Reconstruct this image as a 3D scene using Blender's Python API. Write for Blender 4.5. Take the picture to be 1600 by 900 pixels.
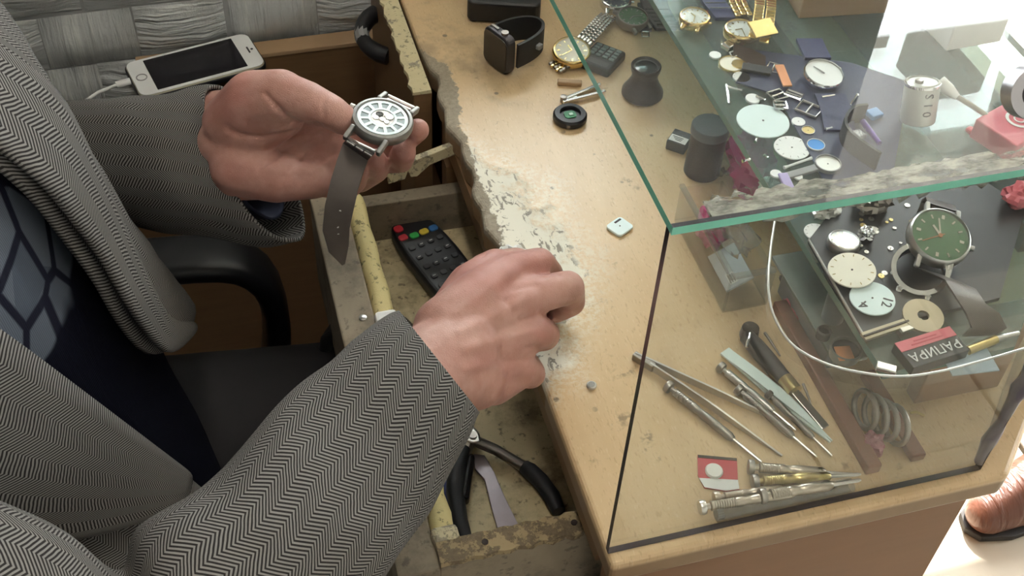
import bpy, bmesh, math, random
from mathutils import Vector, Matrix, noise as mnoise
random.seed(7)
scene = bpy.context.scene
for o in list(bpy.data.objects): bpy.data.objects.remove(o, do_unlink=True)
col = scene.collection
PI = math.pi

# ------------------------------------------------------------------ camera
YAW, PITCH, ROLL, FPX = 0.3124, 0.8156, 0.0599, 1855.74
CAM = Vector((-0.1768, -0.3330, 1.37))
_cy, _sy, _cp, _sp = math.cos(YAW), math.sin(YAW), math.cos(PITCH), math.sin(PITCH)
CW = Vector((_sy*_cp, _cy*_cp, -_sp))
_r0 = Vector((_cy, -_sy, 0)); _u0 = _r0.cross(CW)
CR = math.cos(ROLL)*_r0 + math.sin(ROLL)*_u0
CU = -math.sin(ROLL)*_r0 + math.cos(ROLL)*_u0
cam = bpy.data.cameras.new('camera'); cam_o = bpy.data.objects.new('camera', cam); col.objects.link(cam_o)
cam.sensor_width = 36; cam.lens = FPX/1600*36; cam.clip_start = 0.02
cam_o.matrix_world = Matrix(((CR.x, CU.x, -CW.x, CAM.x), (CR.y, CU.y, -CW.y, CAM.y), (CR.z, CU.z, -CW.z, CAM.z), (0, 0, 0, 1)))
scene.camera = cam_o

def ray(u, v): return CW + CR*((u-800)/FPX) - CU*((v-450)/FPX)
def P(u, v, z=0.75):                       # the point at height z
    d = ray(u, v); return CAM + d*((z-CAM.z)/d.z)
def D(u, v, d): return CAM + ray(u, v)*d   # the point at a given depth

# ------------------------------------------------------------------ light
world = bpy.data.worlds.new('world'); scene.world = world; world.use_nodes = True
bg = world.node_tree.nodes['Background']
bg.inputs['Color'].default_value = (0.93, 0.97, 1.0, 1); bg.inputs['Strength'].default_value = 9.0
sun = bpy.data.lights.new('sun', 'SUN'); sun.energy = 16; sun.angle = 0.01; sun.color = (1, 0.96, 0.88)
sun_o = bpy.data.objects.new('sun', sun); col.objects.link(sun_o)
_sd = Vector((0.30, 1.00, 1.50)).normalized()
sun_o.rotation_euler = _sd.to_track_quat('Z', 'Y').to_euler(); sun_o.location = (3, 6, 9)
scene.view_settings.view_transform = 'Standard'; scene.view_settings.look = 'None'
scene.view_settings.gamma = 1; scene.view_settings.use_curve_mapping = False
scene.view_settings.exposure = 1.05
try:
    scene.cycles.transparent_max_bounces = 24
    scene.cycles.max_bounces = 10
    scene.cycles.caustics_reflective = False; scene.cycles.caustics_refractive = False
except Exception: pass

# ------------------------------------------------------------------ materials
class NG:
    def __init__(s, name):
        s.m = bpy.data.materials.new(name); s.m.use_nodes = True
        s.t = s.m.node_tree; s.n = s.t.nodes; s.b = s.n.get('Principled BSDF'); s.out = s.n.get('Material Output')
    def node(s, t, **k):
        x = s.n.new(t)
        for a, v in k.items(): setattr(x, a, v)
        return x
    def put(s, sock, v):
        if hasattr(v, 'is_output') or isinstance(v, bpy.types.NodeSocket): s.t.links.new(v, sock)
        elif isinstance(v, (tuple, list)) and len(v) == 3 and sock.type == 'RGBA': sock.default_value = (*v, 1)
        else: sock.default_value = v
    def math(s, op, a, b=0.0, c=0.0, clamp=False):
        x = s.node('ShaderNodeMath', operation=op, use_clamp=clamp)
        s.put(x.inputs[0], a); s.put(x.inputs[1], b)
        if len(x.inputs) > 2: s.put(x.inputs[2], c)
        return x.outputs[0]
    def mix(s, f, a, b, blend='MIX'):
        x = s.node('ShaderNodeMix', data_type='RGBA', blend_type=blend)
        s.put(x.inputs[0], f); s.put(x.inputs[6], a); s.put(x.inputs[7], b)
        return x.outputs[2]
    def pos(s): return s.node('ShaderNodeNewGeometry').outputs['Position']
    def obj(s): return s.node('ShaderNodeTexCoord').outputs['Object']
    def uv(s): return s.node('ShaderNodeTexCoord').outputs['UV']
    def xyz(s, v):
        x = s.node('ShaderNodeSeparateXYZ'); s.put(x.inputs[0], v); return x.outputs
    def scale(s, v, sc):
        x = s.node('ShaderNodeMapping'); s.put(x.inputs[0], v); x.inputs['Scale'].default_value = sc; return x.outputs[0]
    def noise(s, v, sc, det=4, rough=0.55, dist=0.0):
        x = s.node('ShaderNodeTexNoise'); s.put(x.inputs['Vector'], v); x.inputs['Scale'].default_value = sc
        x.inputs['Detail'].default_value = det; x.inputs['Roughness'].default_value = rough; x.inputs['Distortion'].default_value = dist
        return x.outputs['Fac']
    def voro(s, v, sc, feature='F1', metric='EUCLIDEAN'):
        x = s.node('ShaderNodeTexVoronoi', feature=feature)
        if feature != 'DISTANCE_TO_EDGE': x.distance = metric
        s.put(x.inputs['Vector'], v); x.inputs['Scale'].default_value = sc
        return x.outputs
    def ramp(s, v, lo, hi):                # smooth 0..1 between lo and hi
        x = s.node('ShaderNodeMapRange', interpolation_type='SMOOTHSTEP'); s.put(x.inputs[0], v)
        x.inputs[1].default_value = lo; x.inputs[2].default_value = hi; return x.outputs[0]
    def bump(s, h, strength=0.3, dist=0.001):
        x = s.node('ShaderNodeBump'); x.inputs['Strength'].default_value = strength; x.inputs['Distance'].default_value = dist
        s.put(x.inputs['Height'], h); s.t.links.new(x.outputs[0], s.b.inputs['Normal'])
    def set(s, **k):
        for a, v in k.items(): s.put(s.b.inputs[{'color': 'Base Color', 'rough': 'Roughness', 'metal': 'Metallic', 'coat': 'Coat Weight', 'spec': 'Specular IOR Level', 'alpha': 'Alpha'}[a]], v)
        return s.m

MATS = {}
def mat(name, c, rough=0.5, metal=0.0, var=0.12, sc=60, bump=0.0, bsc=400, coat=0.0):
    if name in MATS: return MATS[name]
    g = NG(name); o = g.obj()
    f = g.noise(o, sc, 5)
    g.set(color=g.mix(f, tuple(x*(1-var*1.2) for x in c), tuple(min(1, x*(1+var)) for x in c)), rough=rough, metal=metal, coat=coat)
    if bump: g.bump(g.noise(o, bsc, 3), bump, 0.0006)
    MATS[name] = g.m
    return g.m

def m_herringbone():
    g = NG('herringbone tweed'); u, v, _ = g.xyz(g.uv())
    wob = g.math('MULTIPLY', g.math('SUBTRACT', g.noise(g.uv(), 60, 2), 0.5), 0.0016)
    pp = g.math('PINGPONG', g.math('ADD', u, wob), 0.0095)
    s = g.math('MULTIPLY', g.math('ADD', g.math('ADD', v, wob), g.math('MULTIPLY', pp, 0.9)), 2*PI/0.0027)
    st = g.ramp(g.math('SINE', s), -0.35, 0.35)
    fine = g.noise(g.scale(g.uv(), (1, 1, 1)), 900, 2)
    c = g.mix(st, (0.014, 0.013, 0.0125), (0.26, 0.25, 0.235))
    c = g.mix(g.math('MULTIPLY', fine, 0.35), c, (0.08, 0.076, 0.072))
    big = g.noise(g.uv(), 14, 3)
    c = g.mix(g.math('MULTIPLY', big, 0.16), c, (0.05, 0.035, 0.035))
    g.bump(g.math('ADD', st, g.math('MULTIPLY', fine, 0.7)), 0.35, 0.0005)
    return g.set(color=c, rough=0.95, spec=0.15)

def m_counter():
    g = NG('worn beech laminate'); p = g.pos(); x, y, z = g.xyz(p)
    n1 = g.noise(g.scale(p, (22, 5, 5)), 3, 5, 0.6)
    fl = g.ramp(g.noise(g.scale(p, (700, 190, 150)), 1.0, 2, 0.5), 0.58, 0.72)
    fl2 = g.ramp(g.noise(g.scale(p, (650, 160, 100)), 1.0, 1, 0.5), 0.60, 0.75)
    c = g.mix(n1, (0.56, 0.385, 0.205), (0.70, 0.515, 0.31))
    c = g.mix(g.math('MULTIPLY', fl, 0.34), c, (0.36, 0.22, 0.11))
    c = g.mix(g.math('MULTIPLY', fl2, 0.35), c, (0.75, 0.60, 0.40))
    # grime spots
    sp = g.math('MULTIPLY', g.ramp(g.noise(p, 34, 4, 0.6), 0.62, 0.74), g.ramp(g.noise(p, 190, 2), 0.48, 0.62))
    c = g.mix(g.math('MULTIPLY', sp, 0.6), c, (0.12, 0.09, 0.06))
    dark = g.math('MULTIPLY', g.ramp(g.noise(p, 18, 4, 0.65), 0.46, 0.66), g.ramp(y, 0.36, 0.50))
    dark = g.math('MULTIPLY', dark, g.ramp(x, 0.14, 0.03))
    c = g.mix(g.math('MULTIPLY', dark, 0.5), c, (0.20, 0.15, 0.10))
    d1 = g.voro(p, 38)[0]
    dots = g.math('MULTIPLY', g.ramp(d1, 0.10, 0.06), g.ramp(g.noise(p, 21, 2), 0.5, 0.56))
    c = g.mix(g.math('MULTIPLY', dots, 0.75), c, (0.13, 0.11, 0.09))
    # rubbed patch: the print worn off to the pale core, with dark gouges
    ns = g.noise(p, 26, 5, 0.65)
    yy = g.math('DIVIDE', g.math('SUBTRACT', y, 0.265), 0.135)
    f = g.math('SUBTRACT', 1.0, g.math('MULTIPLY', yy, yy))
    f = g.math('SUBTRACT', f, g.math('DIVIDE', x, 0.060))
    f = g.math('ADD', f, g.math('MULTIPLY', g.math('SUBTRACT', ns, 0.5), 1.7))
    thin = g.ramp(f, -0.6, 0.3)
    grit = g.noise(g.scale(p, (1, 1, 1)), 330, 3, 0.6)
    c = g.mix(g.math('MULTIPLY', thin, g.ramp(grit, 0.40, 0.62)), c, (0.70, 0.62, 0.47))
    full = g.ramp(f, 0.0, 0.28)
    c = g.mix(full, c, (0.78, 0.74, 0.63))
    gou = g.ramp(g.noise(g.scale(p, (150, 80, 80)), 1.0, 3, 0.6, 1.2), 0.54, 0.61)
    c = g.mix(g.math('MULTIPLY', g.math('MULTIPLY', gou, full), 0.8), c, (0.17, 0.14, 0.105))
    # raw chipboard along the sitter's edge
    w = g.math('ADD', g.math('MULTIPLY', g.ramp(y, 0.16, 0.30), 0.013), g.math('MULTIPLY', g.ramp(y, 0.40, 0.46), 0.010))
    w = g.math('MULTIPLY', w, g.ramp(y, 0.535, 0.48))
    e = g.math('SUBTRACT', g.math('ADD', w, g.math('MULTIPLY', g.math('SUBTRACT', g.noise(p, 60, 4, 0.7), 0.5), 0.022)), g.math('ADD', x, 0.003))
    em = g.math('MULTIPLY', g.ramp(e, -0.0005, 0.0015), g.ramp(y, 0.14, 0.19))
    em = g.math('MULTIPLY', em, g.ramp(z, 0.70, 0.742))
    chip = g.mix(g.noise(p, 300, 4, 0.7), (0.13, 0.10, 0.07), (0.46, 0.40, 0.30))
    c = g.mix(em, c, chip)
    # brown edge band under the rim
    c = g.mix(g.ramp(z, 0.746, 0.742), c, g.mix(n1, (0.22, 0.135, 0.07), (0.33, 0.21, 0.115)))
    g.bump(g.math('ADD', g.math('MULTIPLY', full, g.math('SUBTRACT', gou, 1.0)), g.math('MULTIPLY', em, g.noise(p, 300, 4, 0.7))), 0.5, 0.0008)
    return g.set(color=c, rough=g.math('ADD', 0.33, g.math('MULTIPLY', g.math('ADD', full, em, clamp=True), 0.4)))

def m_wood(name, a, b, rough=0.5, axis=(6, 6, 60), dirt=0.0, sc=1.0):
    if name in MATS: return MATS[name]
    g = NG(name); p = g.pos()
    n = g.noise(g.scale(p, axis), 2.0*sc, 5, 0.6, 0.6)
    c = g.mix(n, a, b)
    if dirt:
        dm = g.ramp(g.noise(p, 28, 6, 0.7), 0.42, 0.70); c = g.mix(g.math('MULTIPLY', dm, dirt), c, (0.045, 0.035, 0.025))
        dm2 = g.ramp(g.noise(p, 120, 3, 0.6), 0.58, 0.68); c = g.mix(g.math('MULTIPLY', dm2, dirt), c, (0.06, 0.045, 0.035))
    g.bump(n, 0.12, 0.0006); MATS[name] = g.set(color=c, rough=rough); return MATS[name]

def m_chip(name, paint, amount, core=((0.14, 0.11, 0.07), (0.50, 0.44, 0.33)), sc=45):
    if name in MATS: return MATS[name]
    g = NG(name); p = g.pos()
    f = g.ramp(g.noise(p, sc, 6, 0.75), amount, amount+0.05)
    core_c = g.mix(g.noise(p, 380, 4, 0.75), core[0], core[1])
    pc = g.mix(g.ramp(g.noise(p, 160, 4, 0.7), 0.56, 0.66), paint, tuple(x*0.35 for x in paint))
    g.bump(g.math('ADD', f, g.math('MULTIPLY', g.noise(p, 380, 4, 0.75), 0.6)), 0.6, 0.001)
    MATS[name] = g.set(color=g.mix(f, pc, core_c), rough=0.7); return MATS[name]

def m_glass(name, tint=(0.93, 0.97, 0.95), dust=0.05, dirt=0.10, rough=0.02, ior=1.5, dustc=(0.75, 0.74, 0.70)):
    g = NG(name); g.n.remove(g.b)
    tr = g.node('ShaderNodeBsdfTransparent'); tr.inputs[0].default_value = (*tint, 1)
    gl = g.node('ShaderNodeBsdfGlossy'); gl.inputs['Roughness'].default_value = rough
    ge = g.node('ShaderNodeNewGeometry'); dt = g.node('ShaderNodeVectorMath', operation='DOT_PRODUCT'); g.put(dt.inputs[0], ge.outputs['Incoming']); g.put(dt.inputs[1], ge.outputs['Normal'])
    fr = g.math('ADD', 0.04, g.math('MULTIPLY', 0.96, g.math('POWER', g.math('SUBTRACT', 1.0, g.math('ABSOLUTE', dt.outputs['Value'])), 5.0)))
    mx = g.node('ShaderNodeMixShader'); g.put(mx.inputs[0], fr); g.put(mx.inputs[1], tr.outputs[0]); g.put(mx.inputs[2], gl.outputs[0])
    df = g.node('ShaderNodeBsdfDiffuse'); df.inputs[0].default_value = (*dustc, 1)
    p = g.pos()
    sm = g.math('MULTIPLY', g.ramp(g.noise(p, 9, 5, 0.65), 0.45, 0.75), dirt)
    fac = g.math('ADD', sm, dust, clamp=True)
    m2 = g.node('ShaderNodeMixShader'); g.put(m2.inputs[0], fac); g.put(m2.inputs[1], mx.outputs[0]); g.put(m2.inputs[2], df.outputs[0])
    g.put(g.out.inputs[0], m2.outputs[0]); return g.m

def m_emit(name, c, s):
    g = NG(name); g.set(color=c); g.b.inputs['Emission Color'].default_value = (*c, 1); g.b.inputs['Emission Strength'].default_value = s; return g.m

# ------------------------------------------------------------------ mesh builder
class MB:
    def __init__(s): s.v = []; s.f = []; s.mi = []; s.uv = {}; s.cur = 0
    def add(s, vs, fs):
        b = len(s.v); s.v += [Vector(x) for x in vs]
        for f in fs: s.f.append(tuple(b+i for i in f)); s.mi.append(s.cur)
        return s
    def box(s, c, d, M=None):
        x, y, z = d[0]/2, d[1]/2, d[2]/2
        vs = [Vector(((-x, x)[i & 1], (-y, y)[i >> 1 & 1], (-z, z)[i >> 2 & 1])) for i in range(8)]
        if M is not None: vs = [M @ v for v in vs]
        c = Vector(c)
        return s.add([v+c for v in vs], [(0, 2, 3, 1), (4, 5, 7, 6), (0, 1, 5, 4), (2, 6, 7, 3), (0, 4, 6, 2), (1, 3, 7, 5)])
    def bb(s, x0, x1, y0, y1, z0, z1): return s.box(((x0+x1)/2, (y0+y1)/2, (z0+z1)/2), (x1-x0, y1-y0, z1-z0))
    def prism(s, pts, z0, z1):
        n = len(pts)
        s.add([(x, y, z0) for x, y in pts]+[(x, y, z1) for x, y in pts],
              [tuple(range(n))[::-1], tuple(range(n, 2*n))]+[(i, (i+1) % n, n+(i+1) % n, n+i) for i in range(n)])
        return s
    def lathe(s, prof, n=24, M=None, o=(0, 0, 0), sx=1.0, sy=1.0):   # profile of (radius, height)
        o = Vector(o); vs = []; fs = []; k = len(prof)
        for r, h in prof:
            for i in range(n):
                a = 2*PI*i/n; v = Vector((r*math.cos(a)*sx, r*math.sin(a)*sy, h)); vs.append((M @ v if M is not None else v)+o)
        for j in range(k-1):
            for i in range(n): fs.append((j*n+i, j*n+(i+1) % n, (j+1)*n+(i+1) % n, (j+1)*n+i))
        if prof[0][0] > 1e-7: fs.append(tuple(range(n))[::-1])
        if prof[-1][0] > 1e-7: fs.append(tuple((k-1)*n+i for i in range(n)))
        return s.add(vs, fs)
    def cyl(s, a, b, r0, r1=None, n=12):
        a, b = Vector(a), Vector(b); r1 = r0 if r1 is None else r1; d = b-a
        M = d.to_track_quat('Z', 'Y').to_matrix(); return s.lathe([(r0, 0), (r1, d.length)], n, M, a)
    def ring(s, r0, r1, z0, z1, n=28, M=None, o=(0, 0, 0)):       # closed annulus
        b = len(s.v); o = Vector(o); pr = [(r0, z0), (r1, z0), (r1, z1), (r0, z1)]
        vs = []
        for r, h in pr:
            for i in range(n):
                a = 2*PI*i/n; v = Vector((r*math.cos(a), r*math.sin(a), h)); vs.append((M @ v if M is not None else v)+o)
        fs = [(j*n+i, j*n+(i+1) % n, ((j+1) % 4)*n+(i+1) % n, ((j+1) % 4)*n+i) for j in range(4) for i in range(n)]
        return s.add(vs, fs)
    def tube(s, pts, r, n=8, closed=False):
        pts = [Vector(p) for p in pts]; k = len(pts); vs = []; fs = []
        rr = r if isinstance(r, (list, tuple)) else [r]*k
        up = None
        for i, p in enumerate(pts):
            a = pts[(i-1) % k] if closed else pts[max(i-1, 0)]; b = pts[(i+1) % k] if closed else pts[min(i+1, k-1)]
            t = (b-a).normalized()
            if up is None: up = t.orthogonal().normalized()
            up = (up-t*up.dot(t)).normalized(); w = t.cross(up)
            for j in range(n):
                q = 2*PI*j/n; vs.append(p+up*(math.cos(q)*rr[i])+w*(math.sin(q)*rr[i]))
        for i in range(k if closed else k-1):
            for j in range(n): fs.append((i*n+j, i*n+(j+1) % n, ((i+1) % k)*n+(j+1) % n, ((i+1) % k)*n+j))
        if not closed: fs += [tuple(range(n))[::-1], tuple((k-1)*n+j for j in range(n))]
        return s.add(vs, fs)
    def ribbon(s, pts, wv, nv, th):        # strap: points, width vectors (half), normals, thickness
        pts = [Vector(p) for p in pts]; vs = []; k = len(pts)
        for p, w, q in zip(pts, wv, nv):
            w, q = Vector(w), Vector(q).normalized()*th/2; vs += [p-w-q, p+w-q, p+w+q, p-w+q]
        fs = [(0, 3, 2, 1), tuple(4*(k-1)+j for j in range(4))]
        for i in range(k-1):
            for j in range(4): fs.append((4*i+j, 4*i+(j+1) % 4, 4*i+4+(j+1) % 4, 4*i+4+j))
        return s.add(vs, fs)
    def build(s, name, m=None, parent=None, smooth=False, bevel=0.0, seg=2, world=True, solid=0.0, sub=0, angle=35):
        me = bpy.data.meshes.new(name)
        vs = s.v
        if parent is not None and world:
            Mi = WM[parent.name].inverted(); vs = [Mi @ v for v in vs]
        me.from_pydata([tuple(v) for v in vs], [], s.f)
        ms = m if isinstance(m, (list, tuple)) else [m]
        for q in ms: me.materials.append(q)
        for i, p in enumerate(me.polygons): p.material_index = min(s.mi[i], len(ms)-1); p.use_smooth = smooth
        bm = bmesh.new(); bm.from_mesh(me); bmesh.ops.recalc_face_normals(bm, faces=bm.faces); bm.to_mesh(me); bm.free()
        o = bpy.data.objects.new(name, me); col.objects.link(o)
        if parent is not None: o.parent = parent
        WM[o.name] = WM[parent.name].copy() if parent is not None else Matrix.Identity(4)
        if smooth: me.set_sharp_from_angle(angle=math.radians(angle))
        if solid: x = o.modifiers.new('solid', 'SOLIDIFY'); x.thickness = solid; x.offset = 0
        if bevel: x = o.modifiers.new('bevel', 'BEVEL'); x.width = bevel; x.segments = seg; x.limit_method = 'ANGLE'
        if sub: x = o.modifiers.new('sub', 'SUBSURF'); x.levels = sub; x.render_levels = sub
        return o
WM = {}
def tag(o, label=None, cat=None, group=None, kind=None):
    for k, v in (('label', label), ('category', cat), ('group', group), ('kind', kind)):
        if v: o[k] = v
    return o
def thing(name, label, cat, loc=(0, 0, 0), M=None, group=None):
    o = bpy.data.objects.new(name, None); col.objects.link(o); o.empty_display_size = 0.01
    W = Matrix.Translation(Vector(loc)) @ (M.to_4x4() if M is not None else Matrix.Identity(4))
    o.matrix_world = W; WM[o.name] = W
    return tag(o, label, cat, group)
def struct(o): o['kind'] = 'structure'; return o
def frame(x, n):                           # rotation with local x along x and local z near n
    x = Vector(x).normalized(); n = Vector(n); z = (n-x*n.dot(x)).normalized(); y = z.cross(x)
    return Matrix((x, y, z)).transposed()
def text_part(s, size, m, parent, L, name='lettering', depth=0.0002, align='CENTER'):
    cu = bpy.data.curves.new(name, 'FONT'); cu.body = s; cu.size = size; cu.extrude = depth; cu.align_x = align; cu.align_y = 'CENTER'; cu.resolution_u = 2
    t = bpy.data.objects.new('tmp', cu); col.objects.link(t); bpy.context.view_layer.update()
    me = bpy.data.meshes.new_from_object(t.evaluated_get(bpy.context.evaluated_depsgraph_get()))
    bpy.data.objects.remove(t, do_unlink=True); bpy.data.curves.remove(cu)
    me.name = name; me.transform(L); me.materials.clear(); me.materials.append(m)
    o = bpy.data.objects.new(name, me); col.objects.link(o); o.parent = parent; WM[o.name] = WM[parent.name].copy(); return o
def T(x, y, z): return Matrix.Translation((x, y, z))
def RZ(a): return Matrix.Rotation(a, 4, 'Z')

# shared materials
M = {}
M['herring'] = m_herringbone()
M['counter'] = m_counter()
M['oak'] = m_wood('brown desk panel', (0.17, 0.095, 0.045), (0.25, 0.145, 0.07), 0.45)
M['apron'] = m_wood('brown apron board', (0.23, 0.115, 0.055), (0.30, 0.155, 0.08), 0.45, (5, 5, 30))
M['tanedge'] = m_wood('tan board edge', (0.34, 0.22, 0.12), (0.46, 0.31, 0.18), 0.55)
M['drawerwood'] = m_wood('stained drawer wood', (0.42, 0.33, 0.19), (0.58, 0.47, 0.28), 0.7, (30, 6, 6), 0.75)
M['drawerfront'] = m_wood('grimy grey brown board', (0.22, 0.175, 0.12), (0.33, 0.27, 0.19), 0.7, (20, 8, 8), 0.5)
M['cream'] = m_chip('chipped cream paint', (0.62, 0.54, 0.33), 0.60)
M['creamworn'] = m_chip('worn cream edge', (0.58, 0.51, 0.33), 0.50)
M['sideworn'] = m_chip('rubbed grimy edge', (0.33, 0.25, 0.135), 0.47, ((0.05, 0.035, 0.02), (0.26, 0.19, 0.11)), 70)
M['yellow'] = m_chip('yellow painted moulding', (0.66, 0.55, 0.26), 0.66, ((0.10, 0.08, 0.05), (0.6, 0.58, 0.5)))
M['black'] = mat('black plastic', (0.012, 0.012, 0.014), 0.42, bump=0.1)
M['blackgloss'] = mat('glossy black', (0.01, 0.01, 0.012), 0.12)
M['rubber'] = mat('black rubber', (0.018, 0.018, 0.02), 0.6)
M['dgrey'] = mat('dark grey plastic', (0.06, 0.06, 0.065), 0.5)
M['grey'] = mat('grey plastic', (0.28, 0.28, 0.28), 0.5)
M['steel'] = mat('brushed steel', (0.62, 0.60, 0.57), 0.28, 1.0)
M['dsteel'] = mat('tarnished steel', (0.34, 0.31, 0.28), 0.38, 1.0)
M['chrome'] = mat('chrome', (0.80, 0.80, 0.80), 0.10, 1.0)
M['gold'] = mat('gold plate', (0.82, 0.62, 0.28), 0.22, 1.0)
M['nickel'] = mat('worn nickel', (0.46, 0.40, 0.33), 0.30, 1.0)
M['mint'] = mat('pale mint metal', (0.72, 0.82, 0.78), 0.30, 0.15, var=0.04)
M['brass'] = mat('brass', (0.60, 0.47, 0.20), 0.30, 1.0)
M['copper'] = mat('copper', (0.66, 0.28, 0.13), 0.45, 0.3)
M['white'] = mat('white enamel', (0.82, 0.83, 0.82), 0.35, var=0.04)
M['paper'] = mat('white paper', (0.80, 0.80, 0.78), 0.8, var=0.05)
M['silverdial'] = mat('silver dial', (0.74, 0.74, 0.70), 0.35, 0.25, var=0.05)
M['creamdial'] = mat('cream dial', (0.85, 0.80, 0.68), 0.4, var=0.05)
M['aqua'] = mat('pale aqua enamel', (0.72, 0.84, 0.84), 0.35, var=0.04)
M['green'] = mat('green dial', (0.09, 0.22, 0.10), 0.35, 0.1)
M['greenboard'] = mat('green circuit board', (0.04, 0.20, 0.09), 0.5)
M['blue'] = mat('bright blue enamel', (0.03, 0.28, 0.75), 0.3)
M['navyleather'] = mat('navy leather', (0.03, 0.035, 0.10), 0.5, bump=0.3)
M['blackleather'] = mat('black leather', (0.022, 0.022, 0.025), 0.5, bump=0.3)
M['brownleather'] = mat('dark brown leather', (0.07, 0.04, 0.025), 0.5, bump=0.3)
M['red'] = mat('red print', (0.50, 0.04, 0.06), 0.45)
M['redlight'] = mat('faded red print', (0.62, 0.13, 0.16), 0.5)
M['pink'] = mat('magenta plastic', (0.55, 0.04, 0.22), 0.35)
M['darkpink'] = mat('dull pink card', (0.36, 0.14, 0.17), 0.6)
M['umber'] = mat('dark umber plastic', (0.022, 0.012, 0.010), 0.38)
M['redwood'] = m_wood('reddish stained wood', (0.16, 0.065, 0.04), (0.26, 0.11, 0.065), 0.5, (40, 5, 5))
M['edgegreen'] = mat('green glass edge', (0.26, 0.70, 0.54), 0.12, var=0.2, sc=25)
M['shelfedge'] = mat('shelf glass edge', (0.10, 0.20, 0.17), 0.25)
M['glass'] = m_glass('case glass', (0.97, 0.985, 0.975), 0.010, 0.035)
M['shelfglass'] = m_glass('shelf glass', (0.66, 0.78, 0.76), 0.10, 0.08, dustc=(0.45, 0.60, 0.60))
M['clear'] = m_glass('clear plastic', (0.95, 0.955, 0.95), 0.015, 0.03, 0.08)
M['crystal'] = m_glass('watch crystal', (0.96, 0.97, 0.96), 0.02, 0.03)
M['smoke'] = m_glass('smoky plastic', (0.82, 0.82, 0.80), 0.06, 0.08, 0.1)
# ================================================================== the room
ZC = 0.75                                                # counter top
tile_c = NG('beige floor tile'); _p = tile_c.pos()
tile_c.bump(tile_c.noise(_p, 90, 4), 0.15, 0.0006)
M['tile'] = tile_c.set(color=tile_c.mix(tile_c.noise(_p, 5, 5, 0.65), (0.36, 0.30, 0.22), (0.50, 0.44, 0.34)), rough=0.45)
M['grout'] = mat('dark grout', (0.13, 0.11, 0.09), 0.9)
M['floorin'] = m_wood('dark red brown floor', (0.035, 0.016, 0.014), (0.06, 0.028, 0.022), 0.5)
M['pave'] = mat('pale concrete paving', (0.55, 0.52, 0.46), 0.9)
M['plaster'] = mat('pale plaster', (0.55, 0.54, 0.50), 0.85)
M['ceil'] = mat('ceiling board', (0.26, 0.25, 0.23), 0.85)
fl = struct(MB().bb(-2.0, 6.0, -2.6, 8.0, -0.08, -0.012).build('floor', M['grout']))
struct_floor_in = MB().bb(-2.0, 0.24, -2.6, 0.69, -0.012, 0.0).build('floor_boards', M['floorin'], fl)
tm = MB().box((0, 0, 0), (0.294, 0.294, 0.012)).build('tile', M['tile'], fl, bevel=0.002)
for i in range(6):
    for j in range(9):
        o = tm if (i, j) == (0, 0) else tm.copy()
        if o is not tm: col.objects.link(o); o.parent = fl
        o.location = (0.40+i*0.30, -0.60+j*0.30, -0.006)
MB().bb(2.06, 6.0, -2.6, 8.0, -0.012, 0.0).bb(0.26, 2.04, 1.96, 8.0, -0.012, 0.0).build('paving', M['pave'], fl)
struct(MB().bb(-2.0, 2.6, -2.6, 1.92, 2.45, 2.52).build('ceiling', M['ceil']))
struct(MB().bb(-2.0, -1.9, -1.7, 0.70, 0.0, 2.45).build('wall_left', M['plaster']))
struct(MB().bb(-1.9, 1.7, -1.7, -1.6, 0.0, 2.45).build('wall_near', M['plaster']))
struct(MB().bb(1.6, 1.7, -1.6, 0.15, 0.0, 2.45).build('light_block_wall', M['plaster']))  # unseen wall, added with the lengthened near wall to block side light

# the back wall: embossed stone-look lining, every stone on its own
def m_stone(name, axis):
    g = NG(name); p = g.pos()
    st = g.noise(g.scale(p, axis), 1.0, 3, 0.6, 0.3)
    n = g.noise(p, 30, 5, 0.65)
    c = g.mix(n, (0.45, 0.47, 0.47), (0.68, 0.70, 0.70))
    c = g.mix(g.ramp(st, 0.55, 0.68), c, (0.70, 0.72, 0.70))
    g.bump(g.math('ADD', st, g.math('MULTIPLY', n, 0.6)), 1.0, 0.007)
    return g.set(color=c, rough=0.5)
M['stone_h'] = m_stone('embossed lining, level grooves', (8, 8, 130))
M['stone_v'] = m_stone('embossed lining, upright grooves', (120, 8, 8))
M['joint'] = mat('grey lining joint', (0.40, 0.41, 0.41), 0.7)
WX0, WX1, WZ0, WZ1 = -0.04, 0.34, 0.99, 1.31
wb = struct(MB().bb(-2.0, WX0, 0.70, 0.80, 0.0, 2.45).bb(WX1, 0.60, 0.70, 0.80, 0.0, 2.45).bb(WX0, WX1, 0.70, 0.80, 0.0, WZ0).bb(WX0, WX1, 0.70, 0.80, WZ1, 2.45).build('wall_back', M['joint']))
win = struct(MB().bb(WX0-0.02, WX0+0.012, 0.690, 0.80, WZ0-0.02, WZ1+0.02).bb(WX1-0.012, WX1+0.02, 0.690, 0.80, WZ0-0.02, WZ1+0.02).bb(WX0+0.012, WX1-0.012, 0.690, 0.80, WZ0-0.02, WZ0+0.012).bb(WX0+0.012, WX1-0.012, 0.690, 0.80, WZ1-0.012, WZ1+0.02).build('added_window', M['white'], bevel=0.002))  # unseen window, added to lay a bright sheen on the counter
MB().bb(WX0+0.012, WX1-0.012, 0.755, 0.759, WZ0+0.012, WZ1-0.012).build('pane', M['glass'], win)
SW, SH = 0.088, 0.060
def stone_mesh(w, h, k):
    b = MB(); n = 5; rs = random.Random(k); g = []
    for i in range(n):
        for j in range(4):
            x = -w/2+w*i/(n-1); z = -h/2+h*j/3
            e = (i in (0, n-1)) or (j in (0, 3))
            g.append((x, 0 if e else -0.006-rs.random()*0.007, z))
    return b.add(g, [(i*4+j, i*4+j+4, i*4+j+5, i*4+j+1) for i in range(n-1) for j in range(3)])
stones = []
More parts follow.
